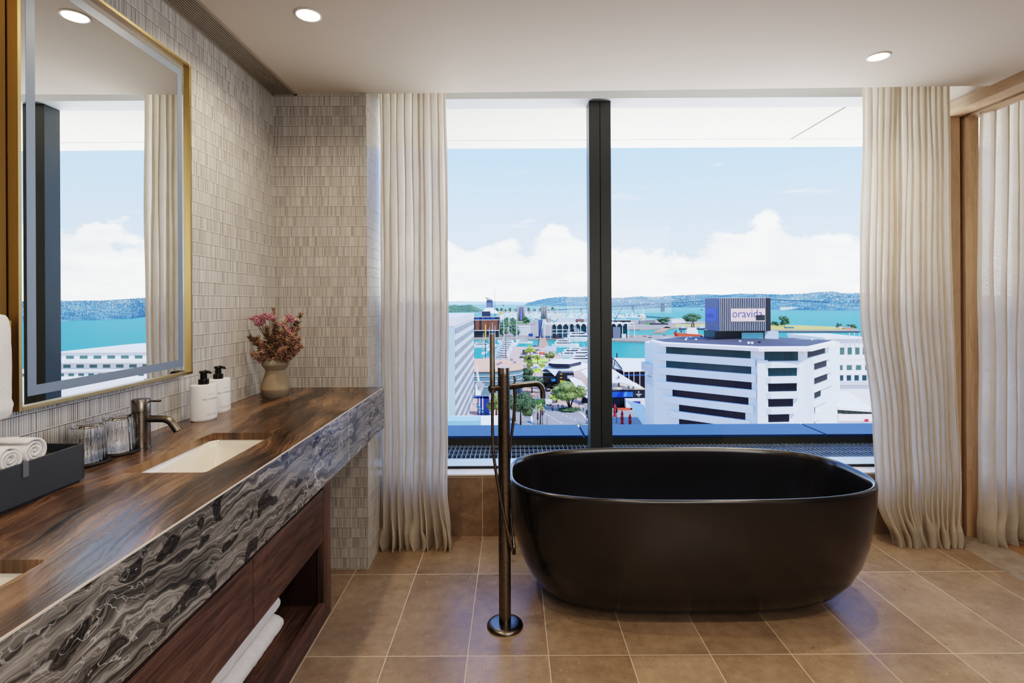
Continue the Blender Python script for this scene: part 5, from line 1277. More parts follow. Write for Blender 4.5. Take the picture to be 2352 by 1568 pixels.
for x in (x0, x1): m = MB(); m.box(x - .3, x + .3, Y + .5, Y + 1.1, ZG, zt - 1); m.build('post', C_('bark2', (112, 84, 70), .9), t)
def umbrella(q, r, h, mat, label, group=None):
    t = thing('market_umbrella', label, 'umbrella', q, group); m = MB(); m.lathe([(r, h - .7), (.05, h)], q, 8); m.build('canopy', mat, t)
    m = MB(); m.tube([q, q + Vector((0, 0, h - .3))], .06, 5); m.build('pole', c_grey, t)
for (x, y), l in (((1232, 820), 'left of the timber arch'), ((1246, 822), 'under the timber arch'), ((1231, 845), 'beside the lime forecourt')): umbrella(gp(x, y + 2), 2.9, 3., C_('umb', (250, 236, 206), .8), 'cream market umbrella ' + l, 'cream market umbrellas')
umbrella(gp(1231, 851.5), 1.8, 2.6, c_skyblue, 'bright blue umbrella on the lime forecourt')

# ---- right of the mullion
t = thing('ferry_hall', 'dark glazed hall with a large flat white roof right of the mullion', 'building', (46, 262, ZG))
rf = rp([(1404, 823), (1480, 822.5), (1500, 823), (1500, 849), (1432, 851), (1420, 838)], -30.)
m = MB(); m.prism(rf, -30.6, -30.); m.build('roof', c_white, t)
Yf = onZ(1455, 850, -30.6).y + 2
m = MB(); m.box(P(1415, 870, Yf).x, 75, Yf, Yf + 30, ZG - .5, -30.6); m.build('glass_hall', c_glassd, t)
panel(1428, 1490, 859, 863, Yf - .3, c_skyblue, t, 'blue_band')
for pxx in (1432, 1443.5, 1455, 1468.5): x = P(pxx, 870, Yf).x; m = MB(); m.box(x - .2, x + .2, Yf - 1, Yf - .6, ZG, -30.6); m.build('column', c_white, t)
m = MB(); q = [P(1406, 824, Yf - 2), P(1412, 826, Yf - 2), P(1432, 851, Yf - 2), P(1406, 846, Yf - 2)]
for i in range(4): m.tube([q[i], q[(i + 1) % 4]], .3, 5)
m.tube([q[1], P(1409, 846, Yf - 2)], .25, 5); m.build('truss', c_dkgrey, t)
sheet('shade_sail', 'large pointed white sail over the roof terrace right of the mullion', [(1400, 843, 225), (1421, 856, 222), (1474, 889, 205), (1463, 889, 205), (1426, 877.5, 212), (1400, 878, 214)], c_white, 'sail')
x0, x1, Y, zt = front(1400, 1482, 894.5, 937)
t = thing('podium_building', 'black podium with a blue screen and white emblem right of the mullion', 'building', ((x0 + x1) / 2, Y, ZG))
m = MB(); m.box(x0, x1, Y, Y + 16, ZG - .5, zt); m.build('walls', c_black, t)
m = MB(); m.box(x0, x1, Y - .2, Y + 16.2, zt, zt + .3); m.build('terrace', C_('terrace', (226, 206, 176), .9), t)
panel(1404, 1453, 899, 912, Y - .1, C_('led', (52, 116, 210), .4, nz=.15, sc=.3), t, 'screen'); panel(1432, 1453.5, 899.5, 910.5, Y - .25, C_('led2', (110, 160, 235), .4), t, 'screen')
a = P(1467, 905, Y - .2); 
m = MB(); m.box(a.x - .12, a.x + .12, a.y - .05, a.y, a.z + .5, a.z + 1.15); m.box(a.x - .3, a.x + .3, a.y - .05, a.y, a.z + .75, a.z + .95); m.box(a.x - 1.1, a.x + 1.1, a.y - .05, a.y, a.z - .1, a.z + .12); m.box(a.x - .62, a.x + .62, a.y - .05, a.y, a.z - .5, a.z - .28); m.box(a.x - .4, a.x + .4, a.y - .05, a.y, a.z - 1., a.z - .9); m.build('emblem', c_white, t)
for a0, a1 in ((1410, 1424), (1426, 1432)): panel(a0, a1, 915, 935, Y - .1, c_glassd, t, 'window')
zt2 = zt + .3
for (pxx, pyy, w_, h_) in ((1414, 885, 1.2, 1.6), (1421.5, 882, .7, 4.2), (1444, 887, .5, 1.), (1455, 887.5, .5, 1.), (1437, 890, 1.8, .5), (1412, 891, 1.6, .5)):
    q = onZ(pxx, pyy + 5, zt2); m = MB(); m.box(q.x - w_ / 2, q.x + w_ / 2, q.y, q.y + w_, zt2, zt2 + h_); m.build('roof_unit', c_grey, t)
# truck, marquee, totems
x0, x1, Y, zt = front(1438, 1484, 917, 941)
t = thing('white_truck', 'white box truck with a purple side sign parked under the podium', 'truck', ((x0 + x1) / 2, Y, ZG))
m = MB(); m.box(x0, x1, Y, Y + 2.6, ZG + .8, zt); m.build('box', c_white, t)
m = MB(); m.box(x0, x1, Y + .2, Y + 2.4, ZG + .3, ZG + .8); m.build('chassis', c_black, t)
panel(1454, 1471, 921, 927, Y - .03, c_purple, t)
for k in (.12, .3, .8): m = MB(); m.tube([(x0 + (x1 - x0) * k, Y - .05, ZG + .45), (x0 + (x1 - x0) * k, Y + 2.5, ZG + .45)], .45, 10); m.build('wheel', c_black, t)
sheet('marquee', 'pointed white marquee roof in front of the white truck', [(1440, 919, 176), (1480, 930, 172), (1484, 976, 160), (1478, 975, 160)], c_white, 'marquee')
for k, (pxx, pyb, pyt, l) in enumerate(((1412, 957, 927, 'nearest the mullion'), (1429, 974, 942, 'in the middle of the three'), (1447, 981, 950, 'nearest the marquee'))):
    q = gp(pxx, pyb); h = P(pxx, pyt, q.y).z - ZG
    m = MB(); m.lathe([(.55, 0), (.42, h * .3), (.62, h * .45), (.36, h * .62), (.5, h * .75), (.12, h)], q, 8); tag(m.build('totem', c_red, origin=q), 'red carved totem post ' + l, 'totem')
x0, x1, Y, zt = front(1414, 1448, 935, 942); m = MB(); m.box(x0, x1, Y, Y + .3, ZG, ZG + .9); tag(m.build('street_barrier', c_orange, origin=(x0, Y, ZG)), 'low orange barrier fence beneath the truck', 'barrier')
# ---- the big white octagonal office building with a billboard cube
t = thing('white_office_building', 'large white faceted office building with projecting balconies and grey roof', 'building', (66, 140, ZG))
A, B, C1, C2, D0, D = Vector((38, 143.7)), Vector((58, 126.6)), Vector((59.6, 126.6)), Vector((69.6, 127.4)), Vector((72., 130.6)), Vector((93.2, 152.4))
A2 = Vector((38.6, 156))
body = [A2, A, B, C1, C2, D0, D, Vector((88, 166)), Vector((72, 174)), Vector((50, 174))]
z_e = -10.25; c_bld = C_('bld_white', (226, 234, 242), .65, nz=.015)
m = MB(); m.prism([tuple(p) for p in body], ZG - 1, z_e); m.build('walls', c_bld, t)
def on_face(P0, P1, px):
    a, _ = ray(px, 860); d = P1 - P0
    k = (a * P0.y - P0.x) / (d.x - a * d.y); return max(0., min(1., k))
def face_box(P0, P1, s0, s1, out0, out1, z0, z1):
    d = (P1 - P0).normalized(); n = Vector((d.y, -d.x)); a = P0 + (P1 - P0) * s0; b = P0 + (P1 - P0) * s1
    q = [a + n * out0, b + n * out0, b + n * out1, a + n * out1]
    m = MB(); m.prism([tuple(p) for p in q], z0, z1); return m
def cxp(cx): return 1400 + cx / 3.675
rows = [(478, 1192), (478, 1197), (478, 1200), (530, 1172), (585, 1145), (585, 1110), (640, 1090), (640, 1090)]
for k, (c0, c1) in enumerate(rows):
    zt, zb = -10.5 - 3.7 * k, -12.25 - 3.7 * k
    s0, s1 = on_face(A, B, cxp(c0)), on_face(A, B, cxp(c1))
    gm = c_teal if k < 2 else c_glassd
    nW = 10
    face_box(A, B, s0, s1, -.3, .012, zb, zt).build('window_frame', c_black, t)
    for i in range(nW):
        a = s0 + (s1 - s0) * i / nW; b = s0 + (s1 - s0) * (i + 1) / nW
        face_box(A, B, a + .0012, b - .0012, -.3, .03, zb + .05, zt - .05).build('window', gm, t)
    w = 1.5 / (B - A).length
    face_box(A, B, max(0, s0 - w * 1.6), min(1, s1 + w * .8), 0, .85, zb - 1.85, zb - .02).build('balcony', c_bld, t)
crow = [(1285, 1592), (1285, 1582), (1285, 1580), (1285, 1548), (1285, 1515), (1285, 1490), (1285, 1470)]
for k, (c0, c1) in enumerate(crow):
    zt, zb = -10.5 - 3.62 * k, -12.8 - 3.62 * k
    s0, s1 = on_face(C1, C2, cxp(c0)), on_face(C1, C2, cxp(c1))
    face_box(C1, C2, s0, s1, -.3, .012, zb, zt).build('window_frame', c_black, t)
    for i in range(5):
        a = s0 + (s1 - s0) * i / 5; b = s0 + (s1 - s0) * (i + 1) / 5
        face_box(C1, C2, a + .004, b - .004, -.3, .03, zb + .05, zt - .05).build('window', c_teal if k < 2 else c_glassd, t)
    a = C1 + (C2 - C1) * s0; b = C1 + (C2 - C1) * min(1, s1 + .05); e = .75
    m = MB(); d = (C2 - C1).normalized(); n = Vector((d.y, -d.x)); q = [a, b, b + n * e, b - d * .9 + n * (e + .5), a + d * .9 + n * (e + .5), a + n * e]
    m.prism([tuple(p) for p in q], zb - 1.5, zb - .1); m.build('balcony', c_bld, t)
c_sideglass = C_('side_glass', (34, 42, 48), .5, nz=.3, sc=.5, spec=.1)
rrow = [(1600, 1820), (1662, 1832), (1662, 1838), (1662, 1782), (1662, 1725), (1662, 1725), (1662, 1700)]
for k, (c0, c1) in enumerate(rrow):
    zt, zb = -10.6 - 3.6 * k, -12.4 - 3.6 * k
    s0, s1 = on_face(D0, D, cxp(c0)), on_face(D0, D, cxp(c1)); s1 = max(s1, .2)
    face_box(D0, D, s0, s1, -.3, .012, zb, zt).build('window_frame', c_black, t)
    for i in range(6):
        a = s0 + (s1 - s0) * i / 6; b = s0 + (s1 - s0) * (i + 1) / 6
        face_box(D0, D, a + .003, b - .003, -.3, .03, zb + .05, zt - .05).build('window', c_sideglass, t)
    face_box(D0, D, s0, min(1, s1 + .14), 0, .7, zb - 1.7, zb - .02).build('balcony', c_bld, t)
for P0, P1, s in ((A, B, 0.), (A, B, 1.), (C1, C2, 0.), (C1, C2, 1.), (D0, D, 0.)):
    pass
# piers between the faces, a little proud
for p in (B, C2):
    m = MB(); q = p + Vector((.9, .3)) if p is B else p + Vector((1.1, 1.2)); m.prism([(q.x - 1.3, q.y - 1.), (q.x + 1.2, q.y - 1.), (q.x + 1.3, q.y + 1.2), (q.x - 1.3, q.y + 1.2)], ZG, z_e - 2.3); m.build('pier', c_bld, t)
# left flank with its own balcony
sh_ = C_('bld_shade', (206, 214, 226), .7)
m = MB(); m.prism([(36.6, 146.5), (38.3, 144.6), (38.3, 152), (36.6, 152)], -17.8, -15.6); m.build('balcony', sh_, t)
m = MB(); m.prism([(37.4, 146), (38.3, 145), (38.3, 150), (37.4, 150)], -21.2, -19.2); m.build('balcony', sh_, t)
# roof
eave = [(38.4, 150), (38.9, 140.2), (57.2, 124.2), (69.3, 123.9), (86.5, 142.6), (83, 153), (70, 164), (52, 164)]
cx0, cy0 = 63, 144
ins = [(cx0 + (x - cx0) * .955, cy0 + (y - cy0) * .94) for x, y in eave]; n = 8
m = MB(); m.add([(x, y, z_e - .05) for x, y in eave] + [(x, y, z_e + .75) for x, y in eave] + [(x, y, z_e + 1.05) for x, y in ins], [tuple(range(n))[::-1]] + [(i, (i + 1) % n, n + (i + 1) % n, n + i) for i in range(n)] + [(n + i, n + (i + 1) % n, 2 * n + (i + 1) % n, 2 * n + i) for i in range(n)] + [tuple(2 * n + i for i in range(n))]); m.build('eave', C_('eave_white', (244, 240, 246), .7), t)
m = MB(); top = [(cx0 + (x - cx0) * .25, cy0 + (y - cy0) * .25) for x, y in eave]
m.add([(x, y, z_e + 1.06) for x, y in ins] + [(x, y, z_e + 1.75) for x, y in top], [(i, (i + 1) % n, n + (i + 1) % n, n + i) for i in range(n)] + [tuple(n + i for i in range(n))]); m.build('roof', C_('roof_grey', (98, 96, 108), .85, nz=.05, sc=.3), t)
rr_ = random.Random(9)
for k in range(14):
    a = rr_.uniform(0, 2 * PI); f = rr_.uniform(.55, .85); i = rr_.randrange(8); p = Vector(ins[i]).lerp(Vector(ins[(i + 1) % 8]), rr_.random()); q = Vector((cx0, cy0)).lerp(p, f)
    m = MB(); m.box(q.x - .25, q.x + .25, q.y - .2, q.y + .2, z_e + 1.1, z_e + 1.75); m.build('roof_vent', c_white if k % 3 else c_black, t)
# rooftop storey
zr0 = z_e + 1.3
m = MB(); m.box(53.5, 66.5, 141.3, 149.5, zr0 - .3, -6.5); m.build('roof_storey', c_glassd, t)
m = MB(); m.box(66.6, 70.2, 141.2, 146, zr0 - .3, -6.6); m.build('roof_plant_box', C_('plantw', (206, 214, 230), .7), t)
m = MB(); m.box(60.5, 66.2, 141.1, 141.35, zr0 + .5, -6.9); m.build('roof_storey_glazing', C_('skyglass', (150, 200, 206), .05), t)
m = MB(); m.box(72., 81.5, 143, 145, zr0 - 1.4, zr0 + .1); m.build('roof_rail', C_('railg', (170, 196, 190), .4), t)
# billboard cube
b = thing('billboard_cube', 'dark finned billboard cube with pink and blue signs on the white building roof', 'billboard', (61, 145, -6.5))
bx0, bx1, by0, by1, bz0, bz1 = 54.2, 67.6, 140., 149.6, -6.45, 2.25
m = MB(); m.box(bx0, bx1, by0, by1, bz0, bz1); m.build('core', C_('cube_dark', (26, 27, 32), .4, nz=.3, sc=.4), b)
mf = C_('fin', (206, 208, 216), .5)
m = MB(); m.box(bx0 - .05, bx1 + .05, by0 - .1, by1, bz1 - .02, bz1 + .1); m.build('cap', mf, b)
for k in range(26):
    x = bx0 + .02 + k * .47
    m = MB(); m.box(x, x + .13, by0 - .28, by0, bz0 + .1, bz1); m.build('fin', mf, b)
ml = C_('cube_side', (142, 150, 176), .6)
m = MB(); m.box(bx0 - .3, bx0, by0 + .1, by1, bz0, bz1)
for k in range(20): m.box(bx0 - .36, bx0 - .3, by0 + .2 + k * .47, by0 + .4 + k * .47, bz0, bz1)
m.build('side_cladding', ml, b)
def cq(cx, cy): return P(1580 + cx / 10.691, 660 + cy / 10.691, by0 - .32)
a, c = cq(1055, 835), cq(1893, 515)
m = MB(); m.box(a.x, c.x, by0 - .34, by0 - .29, a.z, c.z); m.build('pink_sign', C_('pinksign', (244, 216, 208), .6), b)
flat_text('oravida', 3.0, C_('signtext', (96, 112, 165), .6), 'sign_lettering', b, lambda u, v, w: (a.x + .30 + u * .9, by0 - .36, a.z + 1.05 + v), 0)
flat_text('OFFICIAL PARTNER', .001, C_('signtext', (128, 140, 178), .6), 'sign_lettering', b, lambda u, v, w: (a.x + 1 + u, by0 - .36, a.z + .5 + v)) if False else None
a2, c2 = cq(1672, 805), cq(1888, 676)
m = MB(); m.box(a2.x, c2.x, by0 - .42, by0 - .3, a2.z, c2.z); m.build('dark_screen', C_('screen_black', (34, 34, 42), .4), b)
zz0, zz1 = P(1630, 660 + 828 / 10.691, 145).z, P(1630, 660 + 512 / 10.691, 145).z
m = MB(); m.box(bx0 - .42, bx0 - .36, by0 + .9, by1 - .9, zz0, zz1); m.build('blue_sign', C_('bluesign', (84, 116, 214), .6), b)
flat_text('oravida', 2.2, C_('bluetext', (40, 66, 150), .6), 'sign_lettering', b, lambda u, v, w: (bx0 - .44, by1 - 1.2 - u * .85, zz0 + 1. + v), 0)

# ---- long white waterfront hotel blocks on the right
def tier(t, x0, x1, y0, dep, z0, z1, nw, mat=None, wz=(.25, .72), wmat=None, name='tier'):
    m = MB(); m.box(x0, x1, y0, y0 + dep, z0, z1); m.build(name, mat or c_white, t)
    w = (x1 - x0) / max(nw, 1)
    for i in range(nw):
        m = MB(); m.box(x0 + w * (i + .22), x0 + w * (i + .78), y0 - .06, y0 + .02, z0 + (z1 - z0) * wz[0], z0 + (z1 - z0) * wz[1]); m.build('window', wmat or c_greenglass, t)
def hz(py, px, Y): return P(px, py, Y).z
t = thing('waterfront_hotel', 'stepped white waterfront hotel between the faceted building and the right curtain', 'building', (128, 205, ZG))
Yh = 200.
def hx(px): return P(px, 850, Yh).x
zs = [hz(y, 1955, Yh) for y in (780, 806, 832, 840, 858, 880, 905)]
tier(t, hx(1905), hx(2012), Yh + 4, 26, zs[2], zs[0], 6, wz=(.30, .62))
m = MB(); m.box(hx(1905), hx(2012), Yh + 3, Yh + 31, zs[0], zs[0] + .6); m.box(hx(1905), hx(2012), Yh + 2.5, Yh + 5, zs[2] - .6, zs[2] + 1.2); m.build('cornice', c_white, t)
tier(t, hx(1905), hx(2012), Yh + 2, 26, zs[4], zs[2] - .5, 5, wz=(.3, .8))
tier(t, hx(1905), hx(2012), Yh, 26, zs[5], zs[4], 6, wz=(.2, .85), wmat=c_teal)
m = MB(); m.box(hx(1905), hx(2012), Yh - 2, Yh + .2, zs[5] - .3, zs[5] + 1.); m.build('terrace', c_pale, t)
m = MB(); m.box(hx(1905), hx(2012), Yh - 1, Yh + 20, ZG, zs[5] - .3); m.build('base', c_white, t)
t = thing('terminal_hall', 'low white hall with sloping roof and dark window band below the stepped hotel', 'building', (100, 150, ZG))
Yt = 150.
def tx(px): return P(px, 930, Yt).x
m = MB(); z_ = hz(934, 1960, Yt); m.add([(tx(1924), Yt, z_), (tx(2012), Yt, hz(944, 2010, Yt)), (tx(2012) + 6, Yt + 22, z_ + .6), (tx(1926), Yt + 22, z_ + 1.5)] + [(tx(1924), Yt, z_ - .8), (tx(2012), Yt, z_ - 1.6), (tx(2012) + 6, Yt + 22, z_ - .4), (tx(1926), Yt + 22, z_ + .7)], [(0, 1, 2, 3), (7, 6, 5, 4), (0, 4, 5, 1), (1, 5, 6, 2), (2, 6, 7, 3), (3, 7, 4, 0)]); m.build('roof', c_white, t)
m = MB(); m.box(tx(1926), tx(2020), Yt + .6, Yt + 20, ZG, z_ - 1.0); m.build('walls', c_white, t)
for k in range(6):
    m = MB(); m.box(tx(1925.5) + k * 1.62, tx(1925.5) + k * 1.62 + 1.5, Yt + .4, Yt + .62, hz(950, 1960, Yt) - k * .12, hz(936, 1960, Yt) - k * .15); m.build('window', C_('bandglass', (74, 92, 76), .15, nz=.4, sc=.5), t)
m = MB(); m.box(tx(1926), tx(2012), Yt + .2, Yt + .8, hz(967, 1960, Yt), hz(951.5, 1960, Yt)); m.build('fascia', C_('eave_white', (244, 240, 246), .7), t)
panel(1986, 1994, 962, 968, Yt, C_('redsign', (210, 60, 80), .6), t)
m = MB(); m.box(tx(1930), tx(1979), Yt + 24, Yt + 34, hz(915, 1950, Yt + 24), hz(897, 1950, Yt + 24)); o = m.build('beige_deck', C_('beige', (226, 212, 192), .8), origin=(tx(1940), Yt + 28, ZG)); tag(o, 'beige upper deck behind the sloping white roof', 'deck')
for i, pxx in enumerate((1951, 1962.5, 1974)):
    q = P(pxx, 792, Yh + 3); m = MB(); m.tube([q, P(pxx, 764, Yh + 3)], .12, 5); tag(m.build('flagpole', c_white, origin=q), 'thin white flagpole on the waterfront hotel roof', 'flagpole', 'flagpoles on the hotel roof')
t = thing('wharf_apartments', 'long low white wharf building seen in the mirror', 'building', (160, 215, ZG))
zs = [-19.5, -23.4, -27.0, -30.5]
tier(t, 146, 200, 234, 30, zs[1], zs[0], 9, wz=(.3, .66)); tier(t, 142, 205, 232, 30, zs[2], zs[1], 11, wz=(.3, .7)); tier(t, 138, 215, 230, 30, zs[3], zs[2], 18, wz=(.35, .7))
m = MB(); m.box(136, 220, 228, 262, ZG, zs[3]); m.build('base', c_white, t)
m = MB(); m.sm = True; m.grid(lambda u, v: (147 + 52 * u / 12, 233 + 32 * v, zs[0] + 1.9 * math.sin(PI * u / 12)), 12, 1); m.grid(lambda u, v: (147 + 52 * u / 12, 233, zs[0] + 1.9 * math.sin(PI * u / 12) * v), 12, 1); m.build('arched_roof', c_white, t)
m = MB()
for z in zs[1:3]: m.box(141, 206, 229, 236, z - .2, z + .7)
m.build('terraces', c_white, t)
# ================================================================ boats, cars, people, street furniture
c_hull = C_('hull', (240, 242, 244), .35); c_navy = C_('hullnavy', (40, 50, 80), .4); c_sail = C_('sailcover', (70, 100, 150), .8)
def hullmesh(m, L, Bm, h, z=0., fine=.35):
    n = 9; sec = []
    for i in range(n):
        q = i / (n - 1); w = Bm / 2 * (1 - max(0, (q - .45) / .55) ** 1.9) * (.88 + .12 * min(1, q * 4)); x = -L / 2 + L * q; sh = .18 * h * q * q
        sec.append([(x, -w, z + h + sh), (x, -w * .72, z - .3), (x, w * .72, z - .3), (x, w, z + h + sh)])
    m.add([v for s in sec for v in s], [(i * 4 + k, (i + 1) * 4 + k, (i + 1) * 4 + (k + 1) % 4, i * 4 + (k + 1) % 4) for i in range(n - 1) for k in range(4)] + [(0, 1, 2, 3)])
def yacht(L, label, group):
    t = thing('sailing_yacht', label, 'boat', (0, 0, ZW), group); t.location = (0, 0, 0); ORG[t.name] = Vector()
    m = MB(); hullmesh(m, L, L * .29, L * .09); m.build('hull', c_hull, t)
    m = MB(); m.hexa([(-L * .2, -L * .085, L * .09), (L * .17, -L * .06, L * .1), (L * .17, L * .06, L * .1), (-L * .2, L * .085, L * .09), (-L * .17, -L * .07, L * .15), (L * .08, -L * .045, L * .145), (L * .08, L * .045, L * .145), (-L * .17, L * .07, L * .15)]); m.build('cabin', c_pale, t)
    m = MB(); m.tube([(L * .06, 0, L * .1), (L * .06, 0, L * 1.32)], .11, 5); m.tube([(L * .06, 0, L * .8), (L * .06, L * .1, L * .8)], .05, 4); m.tube([(L * .06, 0, L * 1.3), (L * .49, 0, L * .13)], .035, 3); m.tube([(L * .06, 0, L * 1.3), (-L * .49, 0, L * .11)], .035, 3); m.build('mast', c_pale, t)
    m = MB(); m.tube([(L * .06, 0, L * .21), (-L * .36, 0, L * .21)], .24, 6); m.build('boom_cover', c_sail, t)
    return t
def cruiser(L, label, group, tiers=2):
    t = thing('motor_yacht', label, 'boat', (0, 0, 0), group)
    m = MB(); hullmesh(m, L, L * .27, L * .11); m.build('hull', c_hull, t)
    for k in range(tiers):
        x0, x1, w, z0, z1 = -L * (.40 - .06 * k), L * (.20 - .11 * k), L * (.105 - .018 * k), L * (.115 + .085 * k), L * (.195 + .08 * k)
        m = MB(); m.hexa([(x0, -w, z0), (x1 + L * .1, -w * .8, z0), (x1 + L * .1, w * .8, z0), (x0, w, z0), (x0, -w * .9, z1), (x1, -w * .7, z1), (x1, w * .7, z1), (x0, w * .9, z1)]); m.build('deckhouse', c_white, t)
        m = MB(); zz0, zz1 = z0 + (z1 - z0) * .40, z0 + (z1 - z0) * .78
        m.box(x0 + L * .05, x1 + L * .01, -w * .98, w * .98, zz0, zz1); m.build('windows', c_glassd, t)
    m = MB(); m.tube([(-L * .12, 0, L * .27), (-L * .14, 0, L * .46)], .08, 5); m.build('aerial', c_pale, t)
    return t
def moor(o, px, py, rz, sc=1.):
    q = wp(px, py); o.location = q; o.rotation_euler.z = rz; o.scale = (sc,) * 3; return o
rb = random.Random(21)
GA, GB = 'boats moored in the left basin', 'boats moored in the right basin'
LA, LB = 'white motor yacht moored side by side in the crowded left basin beyond the tan roof', 'white motor yacht moored in the right basin beside the promenade'
SA, SB = 'sailing yacht moored among the motor yachts of the left basin', 'sailing yacht moored in the right basin near the mullion'
cr = cruiser(17., LA, GA); ya = yacht(13., SA, 'sailing ' + GA)
first = [True, True]
def put_boat(kind, px, py, rz, sc, lab, grp):
    src = cr if kind == 'c' else ya; i = 0 if kind == 'c' else 1
    if first[i]: o = src; first[i] = False
    else: o = copy_tree(src)
    moor(o, px, py, rz, sc); o['label'] = lab; o['group'] = grp
BO = [('c', 1109, 798, .1, 1.2), ('c', 1151, 827, 2.95, .95), ('c', 1152, 821.5, 2.95, .95), ('c', 1154, 816, 2.9, 1.), ('c', 1157, 810.5, 2.9, 1.), ('c', 1159, 805.5, 2.95, 1.), ('c', 1162, 800.5, 2.9, 1.05), ('c', 1164, 796, 2.95, 1.1), ('c', 1168, 791.5, .05, 1.15), ('c', 1205, 788.5, .05, 1.), ('c', 1122, 829, .3, .6)]
for b in BO: put_boat(*b, LA, GA)
for px_, py_, rz in ((1114, 812, 1.4), (1124, 804, 1.5), (1137, 795, 1.5), (1158, 784, 1.5), (1176, 784, 1.6), (1131, 785, 1.4), (1110, 835, 1.4), (1147, 785, 1.5), (1188, 783.5, 1.6)): put_boat('y', px_, py_, rz, rb.uniform(.95, 1.35), SA, 'sailing ' + GA)
for b in [('c', 1319, 821, .1, 1.4), ('c', 1341, 826, .1, 1.35), ('c', 1330, 815, .15, 1.3), ('c', 1350, 818, .15, 1.3), ('c', 1345, 811, .2, 1.1), ('c', 1338, 833, .1, 1.2), ('c', 1296, 821, .3, .8)]: put_boat(*b, LB, GB)
for px_, py_, rz in ((1326, 808, .2), (1301, 817, .4), (1352, 829, .3)): put_boat('y', px_, py_, rz, 1.2, SB, 'sailing ' + GB)
# tall masted yachts that stand out
for px_, pb, pt, mat, l in ((1115, 838, 745, c_yellow, 'tall mast with a bright yellow upper part left of the hand shower'), (1157, 787, 700, c_pale, 'very tall white yacht mast with a dark flag'), (1186.5, 787, 715, c_pale, 'tall white yacht mast left of the first silo'), (1308, 822, 735, c_pale, 'tall white yacht mast in front of the scalloped hall'), (1323, 818, 748, c_pale, 'tall pale yacht mast near the mullion'), (1161.5, 830, 765, C_('rustmast', (150, 104, 84), .7), 'rust coloured mast among the motor yachts')):
    q = wp(px_, pb); top = P(px_, pt, q.y); t = thing('yacht_mast', l, 'mast', q)
    m = MB(); md = q.lerp(top, .62)
    m.tube([q, md], .28, 6); m.build('lower_mast', c_dkgrey if mat is c_yellow else mat, t)
    m = MB(); m.tube([md, top], [.24 if mat is not c_yellow else .42, .12 if mat is not c_yellow else .36], 6); m.build('upper_mast', mat, t)
    if px_ == 1157: m = MB(); m.box(top.x - 1.3, top.x + .2, top.y, top.y + .1, top.z - 1.2, top.z); m.build('flag', c_black, t)
    m = MB(); m.tube([q.lerp(top, .95), q + Vector((4.5, -3, .6))], .07, 4); m.tube([q.lerp(top, .95), q + Vector((-4.5, 3, .6))], .07, 4); m.build('stays', c_grey, t)
# low superyacht and green hulled boat by the hall
o = copy_tree(cr); moor(o, 1335, 783.5, .03, 2.2); o['label'] = 'long dark hulled superyacht lying in front of the scalloped hall'; o['group'] = 'large yachts'; 
o.children[0].data = o.children[0].data.copy(); o.children[0].data.materials[0] = C_('teal_hull', (44, 92, 92), .4); del o['group']
o = copy_tree(cr); moor(o, 1299, 797, .05, 1.55); o['label'] = 'green hulled ferry boat in the right basin'; o.children[0].data = o.children[0].data.copy(); o.children[0].data.materials[0] = C_('teal_hull', (44, 92, 92), .4); del o['group']
# crowded far marina, each boat its own
def farboat(i):
    m = MB(); L = 13.; hullmesh(m, L, 4, 1.6); m.box(-4, 2.5, -1.3, 1.3, 1.5, 3.); m.tube([(1, 0, 1), (1, 0, 17.5)], .26, 4); m.box(-4, .8, -.35, .35, 3.6, 4.4)
    o = m.build('moored_yacht', [c_hull]); return tag(o, 'small white yacht among the many packed into the distant marina', 'boat', 'yachts packed into the distant marina')
fb0 = farboat(0); taken = []
for i in range(285):
    o = fb0 if i == 0 else fb0.copy()
    if i: COL.objects.link(o)
    px_ = rb.uniform(1146, 1404) if i % 8 else rb.uniform(1405, 1480)
    py_ = 718.8 + 18 * rb.random() ** .9
    if px_ > 1245: py_ = max(py_, 721. + rb.random() * 3)
    if px_ > 1405: py_ = rb.uniform(722, 731)
    if px_ > 1330: py_ = min(py_, 731)
    for tr in range(60):
        q = wp(px_, py_)
        if all((q - w_).length > 21 for w_ in taken): break
        px_ = rb.uniform(1146, 1404) if i % 8 else rb.uniform(1405, 1480); py_ = (718.8 if px_ < 1245 else 721.) + 14 * rb.random() if px_ < 1405 else rb.uniform(722, 731)
    taken.append(wp(px_, py_))
    o.location = wp(px_, py_); o.rotation_euler.z = rb.choice((0, PI)) + rb.uniform(-.3, .3); s = rb.uniform(.8, 1.3); o.scale = (s, s, s * rb.uniform(.8, 1.2))
# orange hulled ship
q = wp(1575, 776); t = thing('orange_ship', 'ship with orange hull and white superstructure behind the faceted building', 'ship', q)
def sx(px): return P(px, 760, q.y).x
def sz(py): return P(1575, py, q.y).z
L = sx(1608) - sx(1546)
m = MB(); x0 = sx(1546); m.add([(x0, q.y, sz(762)), (x0 + 4, q.y - 3, sz(764)), (x0 + L, q.y - 4, sz(768)), (x0 + L, q.y + 5, sz(768)), (x0 + 4, q.y + 4, sz(764))] + [(x0 + 3, q.y, ZW), (x0 + 6, q.y - 2.5, ZW), (x0 + L, q.y - 3, ZW), (x0 + L, q.y + 4, ZW), (x0 + 6, q.y + 3, ZW)], [(0, 1, 2, 3, 4)] + [(i, 5 + i, 5 + (i + 1) % 5, (i + 1) % 5) for i in range(5)]); m.build('hull', c_orange, t)
m = MB(); m.box(sx(1576), sx(1601), q.y - 2.6, q.y + 3.5, sz(770), sz(757)); m.box(sx(1579), sx(1598), q.y - 2., q.y + 3., sz(757), sz(752)); m.build('superstructure', c_white, t)
for a in (1588.5, 1593): m = MB(); m.box(sx(a), sx(a + 2), q.y, q.y + 1.5, sz(753), sz(743)); m.build('funnel', c_black, t)
